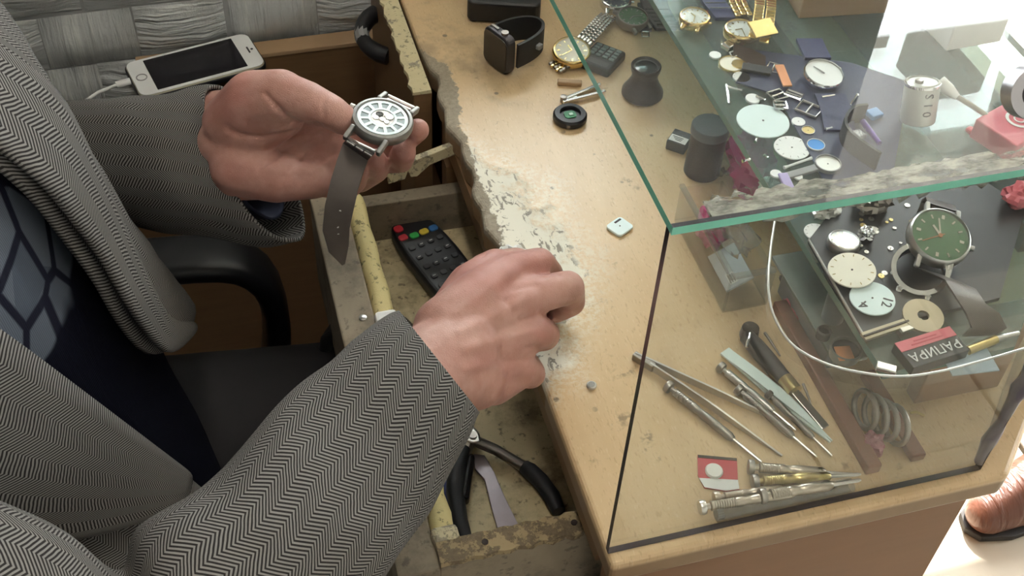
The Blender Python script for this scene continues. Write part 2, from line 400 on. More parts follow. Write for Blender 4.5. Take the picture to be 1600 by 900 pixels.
for k in range(8):
    o = stone_mesh(SW-0.0025, SH-0.0025, k).build('stone', M['stone_h'] if k % 2 else M['stone_v'], wb, smooth=True, angle=80)
    stones.append(o)
idx = 0
for r in range(13):
    for c_ in range(-6, 14):
        _x = 0.02-c_*SW-(0.5*SW if r % 2 else 0); _z = 0.50+r*SH
        if _x+SW/2 > WX0-0.025 and (_z+SH/2 > WZ0-0.025 or _x > 0.54): continue
        k = (r*3+c_*5+(c_*r) % 3) % 8
        src = stones[k]
        if idx < 8: o = stones[idx]
        else: o = src.copy(); col.objects.link(o); o.parent = wb
        idx += 1
        o.location = (0.02-c_*SW-(0.5*SW if r % 2 else 0)-0.0015*math.sin(c_*2.1+r), 0.6995, 0.50+r*SH+0.0006*math.sin(c_*1.3+r*2))
        o.rotation_euler = (0, 0.012*math.sin(c_*3.7+r*1.9), 0)

# unseen strip light over the bench, added as interior fill
lamp = thing('added_fill_light', 'added unseen two-tube fill light on the ceiling above the bench', 'light', (-0.15, -0.15, 2.45))
MB().box((-0.15, -0.15, 2.43), (0.16, 1.24, 0.04)).build('housing', M['white'], lamp, bevel=0.006)
M['filltube'] = m_emit('lit tube', (1.0, 0.95, 0.86), 14.0)
for s in (-1, 1): MB().cyl((-0.15+s*0.045, -0.74, 2.396), (-0.15+s*0.045, 0.44, 2.396), 0.013, n=12).build('tube', M['filltube'], lamp, smooth=True)

# ================================================================== the bench
bench = thing('work_bench', 'beech laminate watch repair bench with a worn, chipped sitting edge', 'workbench', (0.2, 0.3, 0))
left = [(0.0, -0.008)]
for i in range(60):
    y = 0.004+i*0.0113
    amp = 0.0045*max(0, min(1, (y-0.16)/0.06))*max(0, min(1, (0.52-y)/0.04))
    left.append((amp*(0.5+0.5*math.sin(i*1.7)+0.6*math.sin(i*0.61+1)) if amp else 0, y))
poly = left+[(0.0, 0.70), (0.50, 0.70), (0.50, 0.215), (0.268, -0.008)]
MB().prism([(x, y) for x, y in poly][::-1], 0.728, ZC).build('bench_top', M['counter'], bench, bevel=0.0035, seg=3)
MB().bb(0.008, 0.258, 0.002, 0.02, 0.0, 0.728).build('apron_panel', M['apron'], bench, bevel=0.001)
d45 = Vector((0.232, 0.223, 0)); L45 = d45.length
R45 = frame(d45, (0, 0, 1))
MB().box(Vector((0.262, 0.012, 0.364))+d45*0.5+R45 @ Vector((0, 0.004, 0)), (L45-0.012, 0.016, 0.728), R45).build('corner_panel', M['apron'], bench)
MB().bb(0.478, 0.494, 0.22, 0.70, 0.0, 0.728).build('customer_side_panel', M['apron'], bench)
MB().bb(0.004, 0.47, 0.432, 0.450, 0.0, 0.728).build('divider', M['oak'], bench)
b = MB().prism([(-0.75, 0.0), (0.47, 0.0), (0.47, 0.655), (-0.25, 0.655), (-0.25, 0.56), (-0.75, 0.56)], 0.668, 0.688); b.v = [Vector((v.x, v.z, v.y)) for v in b.v]; b.build('side_panel', [M['oak']], bench)
MB().bb(-0.25, -0.004, 0.667, 0.689, 0.655, 0.660).build('edge_strip', M['tanedge'], bench, bevel=0.0008)
MB().bb(0.006, 0.022, 0.024, 0.43, 0.0, 0.575).build('knee_panel', M['oak'], bench)
MB().bb(0.006, 0.022, 0.452, 0.667, 0.0, 0.575).build('pedestal_panel', M['oak'], bench)
MB().bb(0.003, 0.020, 0.02, 0.43, 0.708, 0.728).build('rail', M['oak'], bench)
# the shut drawer beyond, only its front board and pull show
dr2 = thing('desk_drawer', 'shut desk drawer with a chipped cream top edge and black pull', 'drawer', (-0.01, 0.56, 0.58))
MB().bb(-0.018, -0.0015, 0.463, 0.664, 0.585, 0.7445).build('front_board', M['oak'], dr2, bevel=0.0012)
b = MB()
n = 30
for i in range(n+1):                                    # thick chipped paint on the top edge
    y = 0.4625+0.2005*i/n; w = 0.0012*math.sin(i*2.3)+0.0008*math.sin(i*5.1); h = 0.0012*math.sin(i*1.7)
    b.v += [Vector((-0.0186+w, y, 0.7445)), Vector((-0.0180+w, y, 0.7472+h*0.5)), Vector((-0.0024, y, 0.7480)), Vector((-0.0018, y, 0.7445))]
for i in range(n):
    for j in range(4): b.f.append((4*i+j, 4*i+(j+1) % 4, 4*i+4+(j+1) % 4, 4*i+4+j)); b.mi.append(0)
b.f += [(0, 1, 2, 3), (4*n, 4*n+1, 4*n+2, 4*n+3)]; b.mi += [0, 0]
b.build('edge_banding', M['cream'], dr2)
hp = []
hA, hB = P(577, 30, 0.70), P(606, 92, 0.69)
for i in range(13):
    t = i/12; a = PI*t
    hp.append((-0.0185-0.019*math.sin(a)**0.7, 0.634+(0.574-0.634)*t, 0.714-0.008*t))
hd = MB().tube(hp, [0.0065+0.002*abs(math.cos(PI*i/12)) for i in range(13)], 10).build('pull_handle', M['black'], dr2, smooth=True, angle=80)
MB().tube(hp[4:8], [0.0071]*4, 10).build('grip_sleeve', M['grey'], hd, smooth=True)

# the open drawer
drw = thing('open_drawer', 'pulled-out shallow wooden drawer, stained and paint-chipped', 'drawer', (-0.09, 0.22, 0.6))
MB().bb(-0.119, -0.0915, 0.042, 0.408, 0.600, 0.700).build('front_board', M['drawerfront'], drw, bevel=0.0015)
MB().bb(-0.0915, 0.30, 0.400, 0.414, 0.640, 0.684).build('side_board', M['drawerfront'], drw, bevel=0.001)
MB().bb(-0.0915, 0.30, 0.045, 0.061, 0.630, 0.700).build('side_board', M['drawerfront'], drw, bevel=0.001)
MB().bb(-0.0915, 0.30, 0.061, 0.400, 0.636, 0.642).build('drawer_bottom', m_wood('stained pale bottom', (0.50, 0.40, 0.22), (0.64, 0.54, 0.33), 0.65, (8, 8, 8), 0.62), drw)
MB().bb(0.285, 0.30, 0.061, 0.40, 0.642, 0.690).build('back_board', M['drawerwood'], drw)
# worn paint on the near side board's top
b = MB(); n = 26
for i in range(n+1):
    x = -0.091+0.12*i/n; q = 0.0013*math.sin(i*1.9)+0.001*math.sin(i*4.3)
    b.v += [Vector((x, 0.0440+q, 0.6985)), Vector((x, 0.0447+q, 0.7022)), Vector((x, 0.0612-q, 0.7026+q*0.4)), Vector((x, 0.0622-q, 0.6985))]
for i in range(n):
    for j in range(4): b.f.append((4*i+j, 4*i+(j+1) % 4, 4*i+4+(j+1) % 4, 4*i+4+j)); b.mi.append(0)
b.f += [(0, 1, 2, 3), (4*n, 4*n+1, 4*n+2, 4*n+3)]; b.mi += [0, 0]
b.build('worn_edge', M['sideworn'], drw)
for u in (0.0, 0.021, -0.06): MB().lathe([(0.0022, 0), (0.0022, 0.0006)], 10, None, (u, 0.053, 0.7026)).build('screw_hole', M['umber'], drw)
# yellow half-round moulding, broken in two
def mould(y0, y1, name='moulding'):
    n = 14; pts = []; rr = []
    for i in range(n+1):
        t = i/n; pts.append((-0.0835+0.0006*math.sin(i*1.3), y0+(y1-y0)*t, 0.6945+0.0004*math.sin(i*2.2))); rr.append(0.0082+0.0003*math.sin(i*3.1))
    return MB().tube(pts, rr, 12).build(name, M['yellow'], drw, smooth=True, angle=70)
mould(0.398, 0.262); mould(0.255, 0.148); mould(0.142, 0.068)
MB().box((-0.0835, 0.258, 0.697), (0.017, 0.012, 0.015)).build('broken_end', M['paper'], drw, bevel=0.003)
MB().box((-0.0835, 0.0655, 0.696), (0.018, 0.012, 0.016)).build('broken_end', M['creamworn'], drw, bevel=0.003)
MB().lathe([(0.003, 0), (0.003, 0.0009), (0.0015, 0.0014)], 12, None, P(567, 497, 0.7)).build('nail_head', M['steel'], drw, smooth=True)
# broken slat along the far side
def shard(pts, th=0.006, m='creamworn'):
    a = [Vector(p) for p in pts]; nn = (a[1]-a[0]).cross(a[2]-a[0]).normalized()*th
    k = len(a); MB().add(a+[p+nn for p in a], [tuple(range(k)), tuple(range(2*k-1, k-1, -1))]+[(i, (i+1) % k, k+(i+1) % k, k+i) for i in range(k)]).build('splintered_slat', M[m], drw, bevel=0.0006)
S = lambda u, v, y: CAM+ray(u, v)*((y-CAM.y)/ray(u, v).y)
shard([S(572, 286, 0.398), S(600, 266, 0.398), S(618, 262, 0.398), S(612, 285, 0.398), S(606, 277, 0.398)], 0.004, 'cream')
shard([S(606, 277, 0.399), S(612, 258, 0.399), S(640, 262, 0.399), S(633, 280, 0.399), S(607, 288, 0.399)], 0.005)
shard([S(636, 264, 0.400), S(650, 250, 0.400), S(712, 226, 0.400), S(716, 240, 0.400), S(672, 258, 0.400), S(652, 276, 0.400), S(642, 277, 0.400)], 0.006)
MB().bb(0.0, 0.30, 0.416, 0.430, 0.66, 0.70).build('runner', M['oak'], bench)

# ================================================================== glass display case
case = thing('display_case', 'open-backed glass display case with green polished edges on the bench', 'display case', (0.2, 0.3, ZC))
ZT = 1.022
def pane(name, b, edge=M['edgegreen'], face=M['glass'], k=2): return b
g5 = 0.005
tp = [(0.0, -0.003), (0.253, -0.003), (0.470, 0.212), (0.470, 0.66), (0.0, 0.66)]
b = MB(); n = len(tp)
b.add([(x, y, ZT-0.0045) for x, y in tp]+[(x, y, ZT) for x, y in tp], [tuple(range(n))[::-1], tuple(range(n, 2*n))])
b.cur = 1
for i in range(n):
    (x0, y0), (x1, y1) = tp[i], tp[(i+1) % n]
    b.add([(x0, y0, ZT-0.0045), (x1, y1, ZT-0.0045), (x1, y1, ZT), (x0, y0, ZT)], [(0, 1, 2, 3)])
b.build('top_pane', [M['glass'], M['edgegreen']], case)
def vpane(p0, p1, name, th=0.004, z0=ZC+0.0004, z1=ZT-0.0047, ends=(1, 1)):
    p0, p1 = Vector((*p0, 0)), Vector((*p1, 0)); t = (p1-p0).normalized(); q = Vector((-t.y, t.x, 0))*th
    a = [p0, p1, p1+q, p0+q]; b = MB()
    lo = [Vector((v.x, v.y, z0)) for v in a]; hi = [Vector((v.x, v.y, z1)) for v in a]
    b.add([lo[0], lo[1], hi[1], hi[0]], [(0, 1, 2, 3)]); b.add([lo[3], lo[2], hi[2], hi[3]], [(0, 1, 2, 3)])
    b.cur = 1
    b.add([lo[1], lo[2], hi[2], hi[1]], [(0, 1, 2, 3)]); b.add([lo[0], lo[3], hi[3], hi[0]], [(0, 1, 2, 3)])
    b.add(lo, [(0, 1, 2, 3)]); b.add(hi, [(0, 1, 2, 3)])
    return b.build(name, [M['glass'], M['darkedge']], case)
M['darkedge'] = mat('dark glass edge', (0.035, 0.030, 0.045), 0.2)
vpane((0.0005, 0.0), (0.252, 0.0), 'front_pane')
vpane((0.2535, 0.0012), (0.4685, 0.214), 'corner_pane')
vpane((0.470, 0.216), (0.470, 0.655), 'customer_side_pane')
# grimy silicone along the top joint
def bead(p0, p1, r, wob, n, name, m, seed, flat=1.0):
    rs = random.Random(seed); p0, p1 = Vector(p0), Vector(p1); pts = []; rr = []
    for i in range(n+1):
        t = i/n; pts.append(p0.lerp(p1, t)+Vector((0, rs.uniform(-wob, wob), rs.uniform(-wob, wob)*0.5))); rr.append(r*rs.uniform(0.6, 1.35))
    return MB().tube(pts, rr, 8).build(name, m, case, smooth=True, angle=80)
gs = NG('grimy silicone'); _q = gs.pos(); _nn = gs.noise(gs.scale(_q, (60, 140, 60)), 1.0, 4, 0.7)
gs.bump(_nn, 0.8, 0.002)
_tr = gs.node('ShaderNodeBsdfTransparent'); _mx = gs.node('ShaderNodeMixShader')
gs.put(_mx.inputs[0], gs.ramp(gs.noise(gs.scale(_q, (30, 90, 60)), 1.0, 4, 0.7), 0.34, 0.60)); gs.put(_mx.inputs[1], _tr.outputs[0]); gs.put(_mx.inputs[2], gs.b.outputs[0]); gs.put(gs.out.inputs[0], _mx.outputs[0])
M['silicone'] = gs.set(color=gs.mix(gs.ramp(_nn, 0.40, 0.66), (0.50, 0.47, 0.40), (0.16, 0.15, 0.13)), rough=0.55)
# a smeared strip under the top pane and one down the front pane
def smear(y0f, y1f, name, vertical, seed):
    rs = random.Random(seed); b = MB(); n = 70
    for i in range(n+1):
        x = 0.022+0.231*i/n
        w = 0.5+0.5*mnoise.noise(Vector((x*60, seed, 0)))+0.5*mnoise.noise(Vector((x*190, seed, 3)))
        if vertical: a, c_ = Vector((x, 0.0042, ZT-0.0049)), Vector((x, 0.0052, ZT-0.0049-(y0f+y1f*w)))
        else: a, c_ = Vector((x, 0.0042, ZT-0.0050)), Vector((x, 0.0042+(y0f+y1f*w), ZT-0.0052))
        nn = Vector((0, 0.0012, 0)) if vertical else Vector((0, 0, -0.0012))
        b.v += [a, c_, c_+nn, a+nn*1.6]
    for i in range(n):
        for j in range(4): b.f.append((4*i+j, 4*i+(j+1) % 4, 4*i+4+(j+1) % 4, 4*i+4+j)); b.mi.append(0)
    return b.build(name, M['silicone'], case)
smear(0.008, 0.008, 'silicone_smear', False, 3)
smear(0.003, 0.012, 'silicone_smear', True, 11)
bead((0.026, 0.0065, ZT-0.0095), (0.250, 0.0065, ZT-0.0095), 0.0032, 0.001, 50, 'silicone_bead', M['silicone'], 5)
bead((0.2515, 0.004, ZC+0.004), (0.2515, 0.004, ZT-0.008), 0.0045, 0.0008, 24, 'silicone_bead', mat('violet grey pane reflection', (0.14, 0.12, 0.15), 0.4), 8)  # violet upright put in for the corner pane's reflecting band

# glass shelf on a wooden riser inside the case
ZS = 0.8345
riser = thing('wooden_riser', 'reddish wooden riser frame that holds the glass shelf up', 'riser', (0.25, 0.3, ZC))
MB().bb(0.1775, 0.1875, 0.014, 0.16, ZC, 0.7585).build('rail', M['redwood'], riser, bevel=0.001)
MB().bb(0.236, 0.300, 0.058, 0.070, ZC, 0.8275).build('front_board', m_wood('reflection brown board', (0.23, 0.13, 0.075), (0.32, 0.19, 0.11), 0.5), riser, bevel=0.001)  # board whose brown stands in for the reflection in the front pane
MB().bb(0.255, 0.267, 0.090, 0.60, ZC, 0.8275).build('side_board', M['redwood'], riser, bevel=0.001)
MB().bb(0.385, 0.397, 0.17, 0.60, ZC, 0.8275).build('side_board', M['redwood'], riser, bevel=0.001)
MB().bb(0.2105, 0.2205, 0.016, 0.088, ZC, 0.7565).build('rail', M['redwood'], riser, bevel=0.001)
sp = [(0.174, 0.030), (0.262, 0.030), (0.440, 0.205), (0.440, 0.62), (0.174, 0.62)]
b = MB(); n = len(sp)
b.add([(x, y, 0.8285) for x, y in sp]+[(x, y, ZS) for x, y in sp], [tuple(range(n))[::-1], tuple(range(n, 2*n))]); b.cur = 1
for i in range(n):
    (x0, y0), (x1, y1) = sp[i], sp[(i+1) % n]; b.add([(x0, y0, 0.8285), (x1, y1, 0.8285), (x1, y1, ZS), (x0, y0, ZS)], [(0, 1, 2, 3)])
shelf = b.build('glass_shelf', [M['shelfglass'], M['shelfedge']])
tag(shelf, 'smoky green glass shelf inside the display case, littered with watch parts', 'shelf')
# ================================================================== people
def round_cone(b, a, c, ra, rb, n=14, k=5):
    a, c = Vector(a), Vector(c); d = c-a; L = d.length
    if L < 1e-6: d = Vector((0, 0, 1)); L = 1e-6
    Mq = d.to_track_quat('Z', 'Y').to_matrix(); prof = []
    for i in range(k+1):
        t = PI/2*(1-i/k); prof.append((max(1e-9, ra*math.cos(t)) if i else 1e-9, -ra*math.sin(t)))
    for i in range(k+1):
        t = PI/2*i/k; prof.append((max(1e-9, rb*math.cos(t)) if i < k else 1e-9, L+rb*math.sin(t)))
    b.lathe(prof, n, Mq, a)
def ellipsoid(b, c, r, Mr=None, n=16, k=10):
    vs = MB(); prof = [(max(1e-9, math.sin(PI*i/k)), -math.cos(PI*i/k)) for i in range(k+1)]
    q = MB().lathe(prof, n); Mr = Mr or Matrix.Identity(3); c = Vector(c)
    b.add([c+Mr @ Vector((v.x*r[0], v.y*r[1], v.z*r[2])) for v in q.v], q.f)
def organic(b, name, voxel, m, parent, smooth=6, post=None):
    me = bpy.data.meshes.new('tmp'); me.from_pydata([tuple(v) for v in b.v], [], b.f)
    o = bpy.data.objects.new('tmp', me); col.objects.link(o)
    x = o.modifiers.new('r', 'REMESH'); x.mode = 'VOXEL'; x.voxel_size = voxel; x.adaptivity = 0
    x = o.modifiers.new('s', 'SMOOTH'); x.factor = 0.5; x.iterations = smooth
    bpy.context.view_layer.update()
    r = bpy.data.meshes.new_from_object(o.evaluated_get(bpy.context.evaluated_depsgraph_get()))
    bpy.data.objects.remove(o, do_unlink=True); bpy.data.meshes.remove(me)
    if post: post(r)
    if parent is not None: r.transform(WM[parent.name].inverted())
    r.name = name; r.materials.clear(); r.materials.append(m)
    for p in r.polygons: p.use_smooth = True
    ob = bpy.data.objects.new(name, r); col.objects.link(ob)
    if parent is not None: ob.parent = parent
    WM[ob.name] = WM[parent.name].copy() if parent is not None else Matrix.Identity(4)
    return ob

def m_skin():
    g = NG('skin'); p = g.pos()
    n = g.noise(p, 38, 4, 0.6); n2 = g.noise(p, 150, 4, 0.6); n3 = g.noise(p, 14, 3)
    c = g.mix(g.ramp(n, 0.3, 0.7), (0.41, 0.205, 0.165), (0.52, 0.30, 0.25))
    c = g.mix(g.math('MULTIPLY', g.ramp(n3, 0.48, 0.68), 0.45), c, (0.43, 0.16, 0.14))
    c = g.mix(g.math('MULTIPLY', g.ramp(n2, 0.55, 0.75), 0.25), c, (0.34, 0.15, 0.11))
    vo = g.voro(p, 620, 'DISTANCE_TO_EDGE')[0]
    g.bump(g.math('ADD', g.ramp(vo, 0.0, 0.12), g.math('MULTIPLY', n2, 1.2)), 0.22, 0.0008)
    g.b.inputs['Subsurface Weight'].default_value = 0.10; g.b.inputs['Subsurface Radius'].default_value = (0.006, 0.002, 0.001); g.b.inputs['Subsurface Scale'].default_value = 1.0
    return g.set(color=c, rough=0.48, spec=0.4)
M['skin'] = m_skin()
worker = thing('person', 'watch repairer in grey herringbone jacket and navy sweater, holding a watch', 'person', (-0.39, 0.215, 0.45))

hb = MB()
def chain(js):                              # joints as (u, v, depth, radius)
    ps = [(D(u, v, d), r) for u, v, d, r in js]
    for (a, ra), (c, rc) in zip(ps, ps[1:]): round_cone(hb, a, c, ra, rc)
# --- left hand, palm up around the watch
chain([(250, 215, 0.915, 0.025), (325, 196, 0.885, 0.026), (380, 190, 0.852, 0.024)]); chain([(354, 224, 0.850, 0.0215), (420, 226, 0.858, 0.019)])
chain([(250, 255, 0.917, 0.024), (325, 250, 0.893, 0.024), (382, 260, 0.853, 0.020)])
for mcp, r0, r1 in (((515, 188, 0.846), 0.018, 0.0125), ((526, 222, 0.853), 0.018, 0.0125), ((518, 258, 0.851), 0.018, 0.012), ((500, 283, 0.845), 0.017, 0.0112)):
    v0 = 175+(mcp[1]-188)*0.95
    chain([(370, v0+12, 0.852, r0), (445, (v0+mcp[1])/2+4, 0.858, 0.0155), (*mcp, r1)])
chain([(362, 192, 0.838, 0.021), (398, 160, 0.822, 0.0225), (438, 152, 0.808, 0.0195)])      # ball of the thumb
chain([(385, 215, 0.842, 0.018), (440, 178, 0.818, 0.017)])
chain([(438, 152, 0.808, 0.0190), (478, 158, 0.797, 0.0142), (518, 175, 0.795, 0.0118), (536, 187, 0.800, 0.0106), (546, 194, 0.804, 0.0086)])
chain([(372, 262, 0.846, 0.0205), (430, 277, 0.842, 0.0185), (488, 282, 0.842, 0.0135)])     # heel of the hand
chain([(515, 188, 0.846, 0.0120), (588, 205, 0.868, 0.0105), (640, 212, 0.853, 0.0092), (653, 203, 0.833, 0.0084)])
chain([(526, 222, 0.853, 0.0120), (590, 250, 0.880, 0.0108), (626, 250, 0.862, 0.0096), (631, 238, 0.838, 0.0090)])
chain([(518, 258, 0.851, 0.0118), (562, 280, 0.873, 0.0102), (588, 266, 0.858, 0.0092), (586, 250, 0.836, 0.0085)])
chain([(500, 283, 0.845, 0.0110), (540, 296, 0.856, 0.0090), (556, 284, 0.846, 0.0080), (555, 270, 0.830, 0.0074)])
# --- right hand, back up, fingers closed on a tissue
chain([(600, 650, 0.675, 0.028), (668, 582, 0.705, 0.0285), (716, 545, 0.722, 0.026)])
chain([(640, 600, 0.70, 0.027), (700, 590, 0.716, 0.026), (740, 590, 0.728, 0.021)])
for mcp, r1, ko in (((794, 424, 0.757), 0.0125, -8), ((828, 463, 0.750), 0.0128, 0), ((836, 520, 0.748), 0.0125, 6), ((812, 577, 0.746), 0.0118, 8)):
    chain([(700, 540+(mcp[1]-500)*0.33, 0.724, 0.022), ((700+mcp[0])/2, 0.5*(540+(mcp[1]-500)*0.33)+0.5*mcp[1]+ko*0.5, 0.735, 0.0175), (*mcp, r1)])
chain([(706, 510, 0.735, 0.020), (742, 452, 0.752, 0.0185), (775, 425, 0.764, 0.0155)])
chain([(735, 470, 0.748, 0.018), (762, 428, 0.772, 0.0145), (806, 414, 0.788, 0.0120), (846, 420, 0.800, 0.0095)])   # thumb
chain([(794, 424, 0.757, 0.0125), (843, 411, 0.772, 0.0104), (860, 428, 0.792, 0.0092), (862, 452, 0.804, 0.0080)])  # index
chain([(828, 463, 0.750, 0.0128), (887, 449, 0.764, 0.0112), (892, 472, 0.786, 0.0098), (868, 486, 0.800, 0.0085)])  # middle
chain([(836, 520, 0.748, 0.0125), (850, 523, 0.766, 0.0108), (848, 518, 0.788, 0.0092), (838, 508, 0.798, 0.0082)])  # ring
chain([(812, 577, 0.746, 0.0118), (829, 584, 0.762, 0.0100), (826, 572, 0.784, 0.0088), (812, 556, 0.792, 0.0078)])  # little
chain([(760, 540, 0.748, 0.026), (800, 500, 0.765, 0.022)]); chain([(770, 600, 0.738, 0.014), (806, 584, 0.746, 0.0115)])
# --- forearms, upper arms, trunk, neck, head, hips and thighs (under the clothes)
SHL, SHR = Vector((-0.43, 0.405, 1.03)), Vector((-0.45, -0.005, 1.00))
ELL, ELR = D(15, 245, 0.94), D(235, 1080, 0.545)
WL, WR = D(250, 238, 0.915), D(620, 625, 0.688)
for sh, el, wr in ((SHL, ELL, WL), (SHR, ELR, WR)):
    round_cone(hb, sh+(Vector((0, 0.215, 0))-Vector((0, sh.y, 0)))*0.12-Vector((0, 0, 0.03)), el, 0.036, 0.034); round_cone(hb, el, wr, 0.034, 0.025)
for z0, z1 in ((0.52, 0.66), (0.66, 0.82), (0.82, 0.98)):
    for s in (-1, 1): round_cone(hb, (-0.385-(z0-0.5)*0.1, 0.215+s*0.075, z0), (-0.385-(z1-0.5)*0.1, 0.215+s*0.085, z1), 0.105, 0.100)
round_cone(hb, (-0.44, 0.215, 1.00), SHL-Vector((0, 0.03, 0.03)), 0.05, 0.032); round_cone(hb, (-0.44, 0.215, 1.00), SHR+Vector((0, 0.03, -0.03)), 0.05, 0.032)
round_cone(hb, (-0.44, 0.215, 1.02), (-0.415, 0.215, 1.14), 0.058, 0.055)
HC = Vector((-0.395, 0.215, 1.245))
ellipsoid(hb, HC+Vector((-0.012, 0, 0.028)), (0.098, 0.076, 0.092)); ellipsoid(hb, HC+Vector((0.03, 0, -0.045)), (0.062, 0.056, 0.068))
round_cone(hb, HC+Vector((0.082, 0, 0.010)), HC+Vector((0.108, 0, -0.025)), 0.010, 0.015)       # nose
for s in (-1, 1):
    ellipsoid(hb, HC+Vector((-0.01, s*0.077, -0.012)), (0.018, 0.008, 0.031))                    # ears
    round_cone(hb, HC+Vector((0.083, s*0.012, 0.022)), HC+Vector((0.076, s*0.046, 0.022)), 0.010, 0.010)   # brows
    round_cone(hb, HC+Vector((0.088, 0, -0.060)), HC+Vector((0.080, s*0.02, -0.062)), 0.006, 0.004)
    round_cone(hb, (-0.38, 0.215+s*0.09, 0.52), (-0.08, 0.215+s*0.10, 0.50), 0.085, 0.060)
    round_cone(hb, (-0.08, 0.215+s*0.10, 0.50), (-0.06, 0.215+s*0.10, 0.10), 0.055, 0.040)
    round_cone(hb, (-0.06, 0.215+s*0.10, 0.06), (0.0, 0.215+s*0.10, 0.045), 0.04, 0.032)

def crease_post(me):
    import numpy as np
    n = len(me.vertices); co = np.empty(n*3); no = np.empty(n*3)
    me.vertices.foreach_get('co', co); me.vertex_normals.foreach_get('vector', no); co = co.reshape(-1, 3); no = no.reshape(-1, 3)
    def project(c):
        d = c-np.array(CAM); z = d @ np.array(CW)
        return np.stack([800+FPX*(d @ np.array(CR))/z, 450-FPX*(d @ np.array(CU))/z], -1), z
    uv, zz = project(co)
    facing = (no*(np.array(CAM)-co)).sum(1) > 0
    push = np.zeros(n)
    def line(pts, depth, w, zr):
        best = np.full(n, 1e9)
        for a, b in zip(pts, pts[1:]):
            a, b = np.array(a, float), np.array(b, float); d = b-a
            t = np.clip(((uv-a) @ d)/(d @ d), 0, 1); best = np.minimum(best, np.linalg.norm(uv-a-t[:, None]*d, axis=1))
        ok = facing & (zz > zr[0]) & (zz < zr[1])
        return np.where(ok, depth*np.exp(-(best/w)**2), 0)
    L = (0.77, 0.87)
    push += line([(356, 203), (372, 211), (400, 214), (440, 212), (470, 205), (490, 196)], 0.0024, 4.5, L)   # life line
    push += line([(415, 148), (430, 165), (448, 185), (470, 196), (500, 198)], 0.0022, 4.5, L)               # thumb web
    push += line([(405, 262), (440, 238), (470, 222), (500, 210)], 0.0013, 3.5, L)
    push += line([(438, 288), (455, 262), (478, 236), (505, 222)], 0.0013, 3.5, L)
    push += line([(470, 290), (490, 262), (520, 240)], 0.0010, 3.5, L)
    push += line([(508, 150), (504, 165), (506, 182)], 0.0007, 3, L)
    push += line([(402, 268), (440, 276), (480, 274)], 0.0006, 4, L)
    Rz = (0.68, 0.80)
    for q in ([(802, 452), (822, 448), (840, 446)], [(812, 500), (832, 496)], [(822, 545), (842, 540)], [(790, 470), (806, 490)],
              [(846, 432), (868, 424), (874, 428)], [(844, 488), (862, 500), (872, 508)], [(840, 545), (858, 548)]): push += line(q, 0.0012, 4.5, Rz)
    for q in ([(715, 490), (790, 430)], [(720, 520), (815, 470)], [(725, 545), (825, 520)], [(720, 575), (800, 572)]): push -= line(q, 0.0010, 8, Rz)  # tendons
    for q in ([(828, 463), (829, 464)], [(836, 520), (837, 521)], [(812, 577), (813, 578)], [(794, 424), (795, 425)]): push -= line(q, 0.0020, 13, Rz)
    co -= no*push[:, None]; me.vertices.foreach_set('co', co.ravel()); me.update()
body = organic(hb, 'body', 0.0018, M['skin'], worker, 7, crease_post)

def eyes_hair(parent, HC):
    for s in (-1, 1):
        e = MB(); ellipsoid(e, HC+Vector((0.068, s*0.030, 0.004)), (0.012, 0.012, 0.012)); e = e.build('eye', M['white'], parent, smooth=True); MB().lathe([(0.005, 0), (0.003, 0.0012)], 14, frame((0, 1, 0), (1, 0, 0)), HC+Vector((0.0785, s*0.030, 0.004))).build('iris', M['umber'], e)
    h = MB(); ellipsoid(h, HC+Vector((-0.022, 0, 0.042)), (0.099, 0.083, 0.090)); h.build('hair', mat('grey hair', (0.10, 0.095, 0.09), 0.8, bump=0.8), parent, smooth=True)
eyes_hair(worker, HC)

# --- clothing surfaces built ring by ring, with cloth coordinates in metres
def cloth(rings, name, m, parent, closed=True, thick=0.003, fold=0.0, seed=0, sub=1, urep=None):
    k = len(rings); n = len(rings[0]); me = bpy.data.meshes.new(name)
    vs = [Vector(p) for r in rings for p in r]
    cen = [sum((Vector(p) for p in r), Vector())/n for r in rings]
    if fold:
        out = []
        for i, r in enumerate(rings):
            for j, p in enumerate(r):
                p = Vector(p); d = (p-cen[i]); q = p*22+Vector((seed, 0, 0)); w = mnoise.noise(q)+0.5*mnoise.noise(q*2.3)
                out.append(p+(d.normalized() if d.length > 1e-6 else Vector())*fold*w)
        vs = out
    fs = []
    for i in range(k-1):
        for j in range(n if closed else n-1): fs.append((i*n+j, i*n+(j+1) % n, (i+1)*n+(j+1) % n, (i+1)*n+j))
    Mi = WM[parent.name].inverted()
    me.from_pydata([tuple(Mi @ v) for v in vs], [], fs)
    vv = [0.0]
    for i in range(k-1): vv.append(vv[-1]+(cen[i+1]-cen[i]).length)
    peri = [[0.0] for _ in range(k)]
    for i in range(k):
        for j in range(n if closed else n-1): peri[i].append(peri[i][-1]+(vs[i*n+(j+1) % n]-vs[i*n+j]).length)
    ref = urep or sum(p[-1] for p in peri)/k
    uvl = me.uv_layers.new(name='UVMap')
    for pi, p in enumerate(me.polygons):
        p.use_smooth = True
        for li in p.loop_indices:
            vi = me.loops[li].vertex_index; i, j = divmod(vi, n)
            jj = j
            if closed and j == 0 and any(me.loops[q].vertex_index % n == n-1 for q in p.loop_indices): jj = n
            uvl.data[li].uv = (peri[i][jj]/peri[i][-1]*ref, vv[i])
    me.materials.append(m)
    o = bpy.data.objects.new(name, me); col.objects.link(o); o.parent = parent; WM[o.name] = WM[parent.name].copy()
    if sub: x = o.modifiers.new('sub', 'SUBSURF'); x.levels = sub; x.render_levels = sub
    if thick: x = o.modifiers.new('solid', 'SOLIDIFY'); x.thickness = thick; x.offset = -1
    return o
